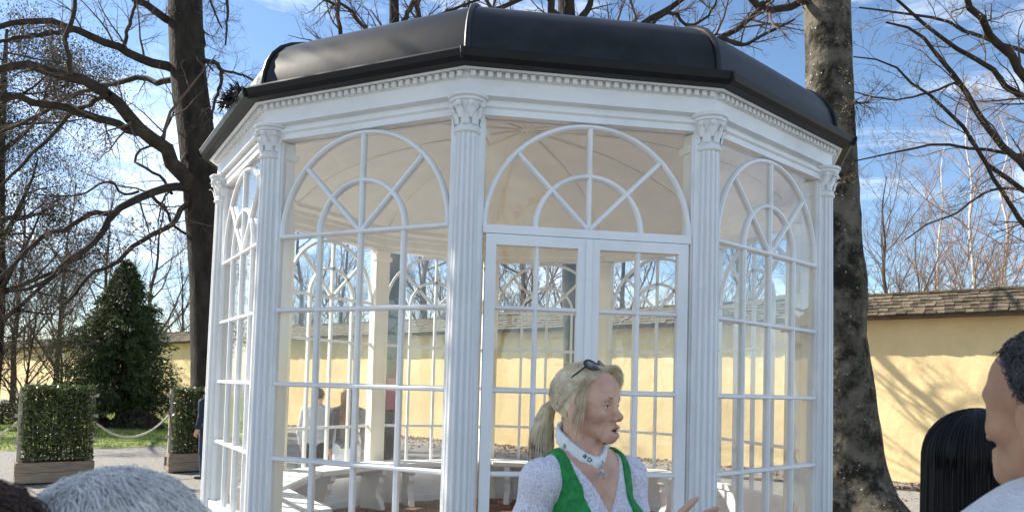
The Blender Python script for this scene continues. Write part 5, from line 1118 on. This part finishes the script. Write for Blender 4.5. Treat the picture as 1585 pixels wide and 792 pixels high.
a6 = shell_strands(None, None, ho, hr+.001, st, en2, K6, 9, .0006, (-.001, .003), 8)
V, F = join([a1, a2, a3, a4, a5, a6]); obj('hair_strands', np_mesh('hair_strands', V, F, H_BLOND, True), guide)
MB().tube([tie+np.array((-.004, .021*math.cos(a), .021*math.sin(a))) for a in np.linspace(0, 6.283, 17)], .005, 6).build('hair_tie', M_FRAME, guide, True)
# sunglasses pushed up on the hair
sgp = empty('sunglasses', tuple(P0), GYAW); tag(sgp, 'dark sunglasses pushed up on the blonde hair of the guide', 'sunglasses')
go = np.array((.022, 0, 1.716)); fdir = nrm(np.array((.62, 0, .78))); udir = nrm(np.array((-.78, 0, .62))); ld = np.array((0, 1.0, 0))
for y in (-1, 1):
    cc = go+ld*y*.034+fdir*(.006-.010*0); ring_ = [cc+ld*(.029*math.cos(a))*y+udir*(.022*math.sin(a)+.003*math.cos(a))-fdir*(.010*abs(math.cos(a)) if math.cos(a) > 0 else 0) for a in np.linspace(0, 6.283, 29)]
    MB().tube(ring_, .0022, 6).build('rim', M_FRAME, sgp, True)
    V = [cc+fdir*.002]+ring_[:-1]; n = len(ring_)-1; MB().add(V+[v-fdir*.0015 for v in V], [(0, 1+i, 1+(i+1) % n) for i in range(n)]+[(n+1, n+2+(i+1) % n, n+2+i) for i in range(n)]).build('lens', M_LENS, sgp, True)
    h0 = cc+ld*y*.030-fdir*.008; MB().tube([h0, h0+np.array((-.035, y*.012, -.028)), h0+np.array((-.072, y*.013, -.075)), h0+np.array((-.088, y*.010, -.112))], [.0025, .0024, .0022, .003], 6).build('temple_arm', M_FRAME, sgp, True)
MB().tube([go-ld*.006+fdir*.004, go+fdir*.008+udir*.004, go+ld*.006+fdir*.004], .0022, 6).build('bridge', M_FRAME, sgp, True)

# ---------------------------------------------------------------- dark-haired man at the right edge
MYAW = rad(107); MP = ground_px(1642, 1.0); msc = 1.022
M_FLEECE = mat('white_fleece', (0.74, 0.74, 0.74), 0.95, 0.06, 40, 0.9, 220, 0.1, bdist=0.006)
marms = [[(-.02, y*.20, 1.375), (-.04, y*.25, 1.10), (.06, y*.235, .88), (.10, y*.22, .82)] for y in (-1, 1)]
s = SDF(axis([(-.3, .010), (-.13, .004), (.02, .0026), (.12, .010), .32]), axis([(-.40, .010), (-.10, .0034), (.10, .010), .40]), axis([(-.02, .014), (1.46, .003), (1.665, .006), 1.76]))
torso(s); s.cone((-.032, 0, 1.56), (-.04, 0, 1.42), .056, .062, .035); head(s, (0, 0, 1.60), False, True, 0.0, hr=.9); limbs4(s, marms); feet(s)
for a in marms: hand(s, a[2], np.array(a[3])-np.array(a[2]), (0, -np.sign(a[2][1]), 0), .19, curl=.5)
man = obj('person', s.mesh('person', M_SKIN2)); man.location = tuple(MP); man.rotation_euler = (0, 0, MYAW); man.scale = (msc,)*3
tag(man, 'man with short dark wavy hair and white fleece cut by the right edge, looking left', 'person', 'visitors in the foreground'); eyes(man, (0, 0, 1.60))
for y in (-1, 1): MB().tube([(.079, y*.014, 1.621), (.0785, y*.028, 1.626), (.066, y*.046, 1.619)], [.003, .0035, .0015], 6).build('eyebrow', H_BLACK, man, True)
bx_ = np.arange(-.3, .3, .008); by_ = np.arange(-.4, .4, .008); s = SDF(bx_, by_, np.arange(.85, 1.56, .008)); torso(s, .030); limbs4(s, marms, inf=.028, what='a')
for i in range(16):
    a0, a1 = 2*math.pi*i/16, 2*math.pi*(i+1)/16; s.cone((-.04+.082*math.cos(a0), .088*math.sin(a0), 1.455-.012*math.cos(a0)), (-.04+.082*math.cos(a1), .088*math.sin(a1), 1.455-.012*math.cos(a1)), .026, .026, .015)
s.mask(lambda X, Y, Z: .88-Z+0*X+0*Y); obj('fleece_jacket', s.mesh('fleece_jacket', M_FLEECE), man)
zl = np.arange(-.02, 1.02, .010); s = SDF(bx_, by_, zl); s.ell((-.012, 0, .93), (.124, .172, .125)); limbs4(s, marms, inf=.016, what='l'); s.mask(lambda X, Y, Z: np.maximum(Z-1.0, .05-Z)+0*X); M_JEANS = mat('dark_jeans', (.03, .045, .08), .85, .2, 30); obj('trousers', s.mesh('trousers', M_JEANS), man)
s = SDF(bx_, by_, zl[:16]); feet(s, .008); obj('shoes', s.mesh('shoes', mat('dark_shoe', (.03, .028, .026), .6)), man)
mo = np.array((-.018, 0, 1.636)); mr = np.array((.104, .082, .078)); s = SDF(np.arange(-.15, .11, .004), np.arange(-.105, .105, .004), np.arange(1.50, 1.75, .004)); s.ell(mo, mr)
s.mask(lambda X, Y, Z: X-np.interp(Z, [1.5, 1.56, 1.60, 1.625, 1.65, 1.675, 1.70, 1.74], [-.04, -.04, -.030, -.002, .006, .034, .052, .08])); s.mask(lambda X, Y, Z: 1.545-Z+.35*(X+.03)+0*Y); obj('hair', s.mesh('hair', H_GREYB), man)
K = 15000; D = g.normal(size=(K, 3)); D[:, 2] = np.abs(D[:, 2])*.9-.45; D = nrm(D)
def mpos(D): return mo+D/np.sqrt(((D/mr)**2).sum(1, keepdims=True))
E2 = nrm(D+np.column_stack([-.10+.16*g.normal(size=K), .16*g.normal(size=K), -.10+.14*g.normal(size=K)]))
def hairy(P): return (P[:, 0] < np.interp(P[:, 2], [1.5, 1.56, 1.60, 1.625, 1.65, 1.675, 1.70, 1.74], [-.04, -.04, -.028, .0, .008, .036, .054, .08])+.003) & (P[:, 2] > 1.545+.35*(P[:, 0]+.03))
ok = hairy(mpos(D)) & hairy(mpos(E2)); D = D[ok]; E2 = E2[ok]
V, F = shell_strands(None, None, mo, mr, D, E2, len(D), 6, .00075, (-.001, .006), 7, wave=.0012); obj('hair_strands', np_mesh('hair_strands', V, F, H_GREYB, True), man)

# ---------------------------------------------------------------- other visitors
M_GREYSHIRT = mat('grey_shirt', (.56, .57, .59), .9, .1, 20); M_DARKTROUSER = mat('black_trousers', (.02, .02, .022), .8, .2, 20); M_DARKGREY = mat('dark_grey_knit', (.09, .09, .10), .9, .3, 60, .3, 120); M_WHITEJEAN = mat('white_jeans', (.70, .72, .74), .85, .08, 14)
M_NAVY = mat('navy_jacket', (.02, .03, .055), .8, .2, 20); M_PINK = mat('magenta_backpack', (.38, .03, .10), .7, .15, 20); M_LBLUE = mat('pale_blue_jacket', (.55, .62, .74), .85, .12, 14)
M_BEIGE = mat('beige_coat', (.40, .33, .25), .9, .1, 20); M_BLACKC = mat('black_coat', (.012, .012, .013), .85, .2, 20); M_TEAL = mat('grey_blue_coat', (.14, .17, .22), .9, .12, 20)
simple_person('dark-haired man in a grey shirt and black trousers standing behind the gazebo, seen from behind', 494, 9.5, 599, rad(-8), M_GREYSHIRT, M_DARKTROUSER, M_SKIN, H_BROWN, 'short', seed=1, wide=1.1)
simple_person('woman with long blonde hair, dark grey knit and white jeans seen through the gazebo', 540, 9.1, 598, rad(5), M_DARKGREY, M_WHITEJEAN, M_SKIN, H_DBLOND, 'long', fem=True, seed=2)
def pack(b):
    s = SDF(np.arange(-.35, .05, .012), np.arange(-.22, .22, .012), np.arange(.95, 1.5, .012)); s.ell((-.19, 0, 1.22), (.10, .15, .22)); s.ell((-.26, 0, 1.14), (.05, .11, .10), .03); bp = obj('backpack', s.mesh('backpack', M_PINK), None); bp.matrix_world = b.matrix_basis.copy(); tag(bp, 'magenta backpack on the back of the visitor beside the farther planted screen', 'backpack')
    for y in (-.1, .1): MB().tube([(-.13, y, 1.40), (-.02, y, 1.465), (.10, y, 1.38), (.12, y, 1.25), (-.02, y*1.5, 1.08), (-.13, y, 1.06)], .014, 6).build('strap', M_PINK, bp, True)
simple_person('visitor in navy with a magenta backpack, half hidden by the sunlit left column', 325, 12.2, 592, rad(70), M_NAVY, M_JEANS, M_SKIN, H_BROWN, 'short', seed=3, extra=pack, group='visitors beside the gazebo')
simple_person('visitor in a pale blue jacket seen through the narrow sunlit window', 374, 14.0, 594, rad(150), M_LBLUE, M_JEANS, M_SKIN, H_WHITE, 'short', seed=4, group='visitors beside the gazebo')
def fluffy(b, m, o, r, K, seed, lenf=(.5, 1.1), off=(.0, .012), rad_=.0011):
    g = np.random.default_rng(seed); D = g.normal(size=(K, 3)); D[:, 2] = np.abs(D[:, 2])-.25; D = nrm(D); D = D[(D[:, 0] < .62)]; n = len(D)
    wh = nrm(np.array([-.35, .08, .95])); tang = nrm(D-wh[None]+g.normal(0, .18, (n, 3))); E3 = nrm(D+tang*g.uniform(*lenf, (n, 1))*.6); V, F = shell_strands(None, None, o, r, D, E3, n, seed, rad_, off, 7, .002); obj('hair_strands', np_mesh('hair_strands', V, F, m, True), b)
vis = 'visitors in the foreground'
b = simple_person('silver-haired visitor seen from behind at the bottom left, close to the camera', 206, .80, 738, rad(-12), M_TEAL, M_DARKTROUSER, M_SKIN, H_WHITE, 'short', seed=5, group=vis); fluffy(b, H_WHITE, (-.02, 0, 1.640), (.110, .092, .092), 15000, 15, rad_=.0006)
b = simple_person('brown-haired visitor at the bottom left corner, mostly out of the picture', -48, .66, 748, rad(-35), M_BEIGE, M_DARKTROUSER, M_SKIN, H_BROWN, 'short', seed=6, group=vis); fluffy(b, H_BROWN, (-.02, 0, 1.637), (.106, .087, .092), 7000, 16, rad_=.0007)
b = simple_person('visitor with long straight black hair in front of the yellow wall, seen from behind', 1512, 1.48, 641, rad(-22), M_BLACKC, M_DARKTROUSER, M_SKIN2, H_BLACK, 'short', fem=True, seed=7, group=vis)
K = 5200; Q_ = 20; g = np.random.default_rng(77); a = g.uniform(rad(55), rad(305), K); t = np.linspace(0, 1, Q_); P = np.empty((K, Q_, 3)); ln = g.uniform(.40, .50, K); lay = 1+.07*g.uniform(-1, .3, K)
for j in range(Q_):
    u = t[j]; th = min(1.0, u/.5)*rad(92); dn_ = 0 if u <= .5 else (u-.5)/.5
    P[:, j] = np.column_stack([-.018+np.cos(a)*.110*math.sin(th)*(lay*(1-.04*dn_)), np.sin(a)*.101*math.sin(th)*lay*(1+.04*dn_), 1.640+.100*math.cos(th)*(.97+.03*lay)-dn_*ln])
P += sjit(g, K, Q_, .0016)
V, F = tubes(P, np.array([.8]+[1.0]*(Q_-2)+[.3])[None]*np.full((K, 1), .0012), 3); obj('hair_strands', np_mesh('hair_strands', V, F, H_BLACK, True), b)
# ---- evergreens left of the picture that shade the crowd, and trees behind the camera mirrored in the panes
broadleaf(0, 0, 14.5, 3.9, 800, 'dense evergreen standing left of the picture, shading the visitors', 95, world=(-9.4, 4.5), per=80, cs=0.10, ls=(.09, .18))
place('a', 792, 9, 0.8, 1.2, 'bare tree behind the camera, mirrored in the door panes', 'tree', 'bare trees behind the camera').location = (6.0, -17.0, 0)
place('b', 792, 9, 0.95, 3.7, 'bare tree behind the camera and left, mirrored in the front left window', 'tree', 'bare trees behind the camera').location = (-13, -11, 0)
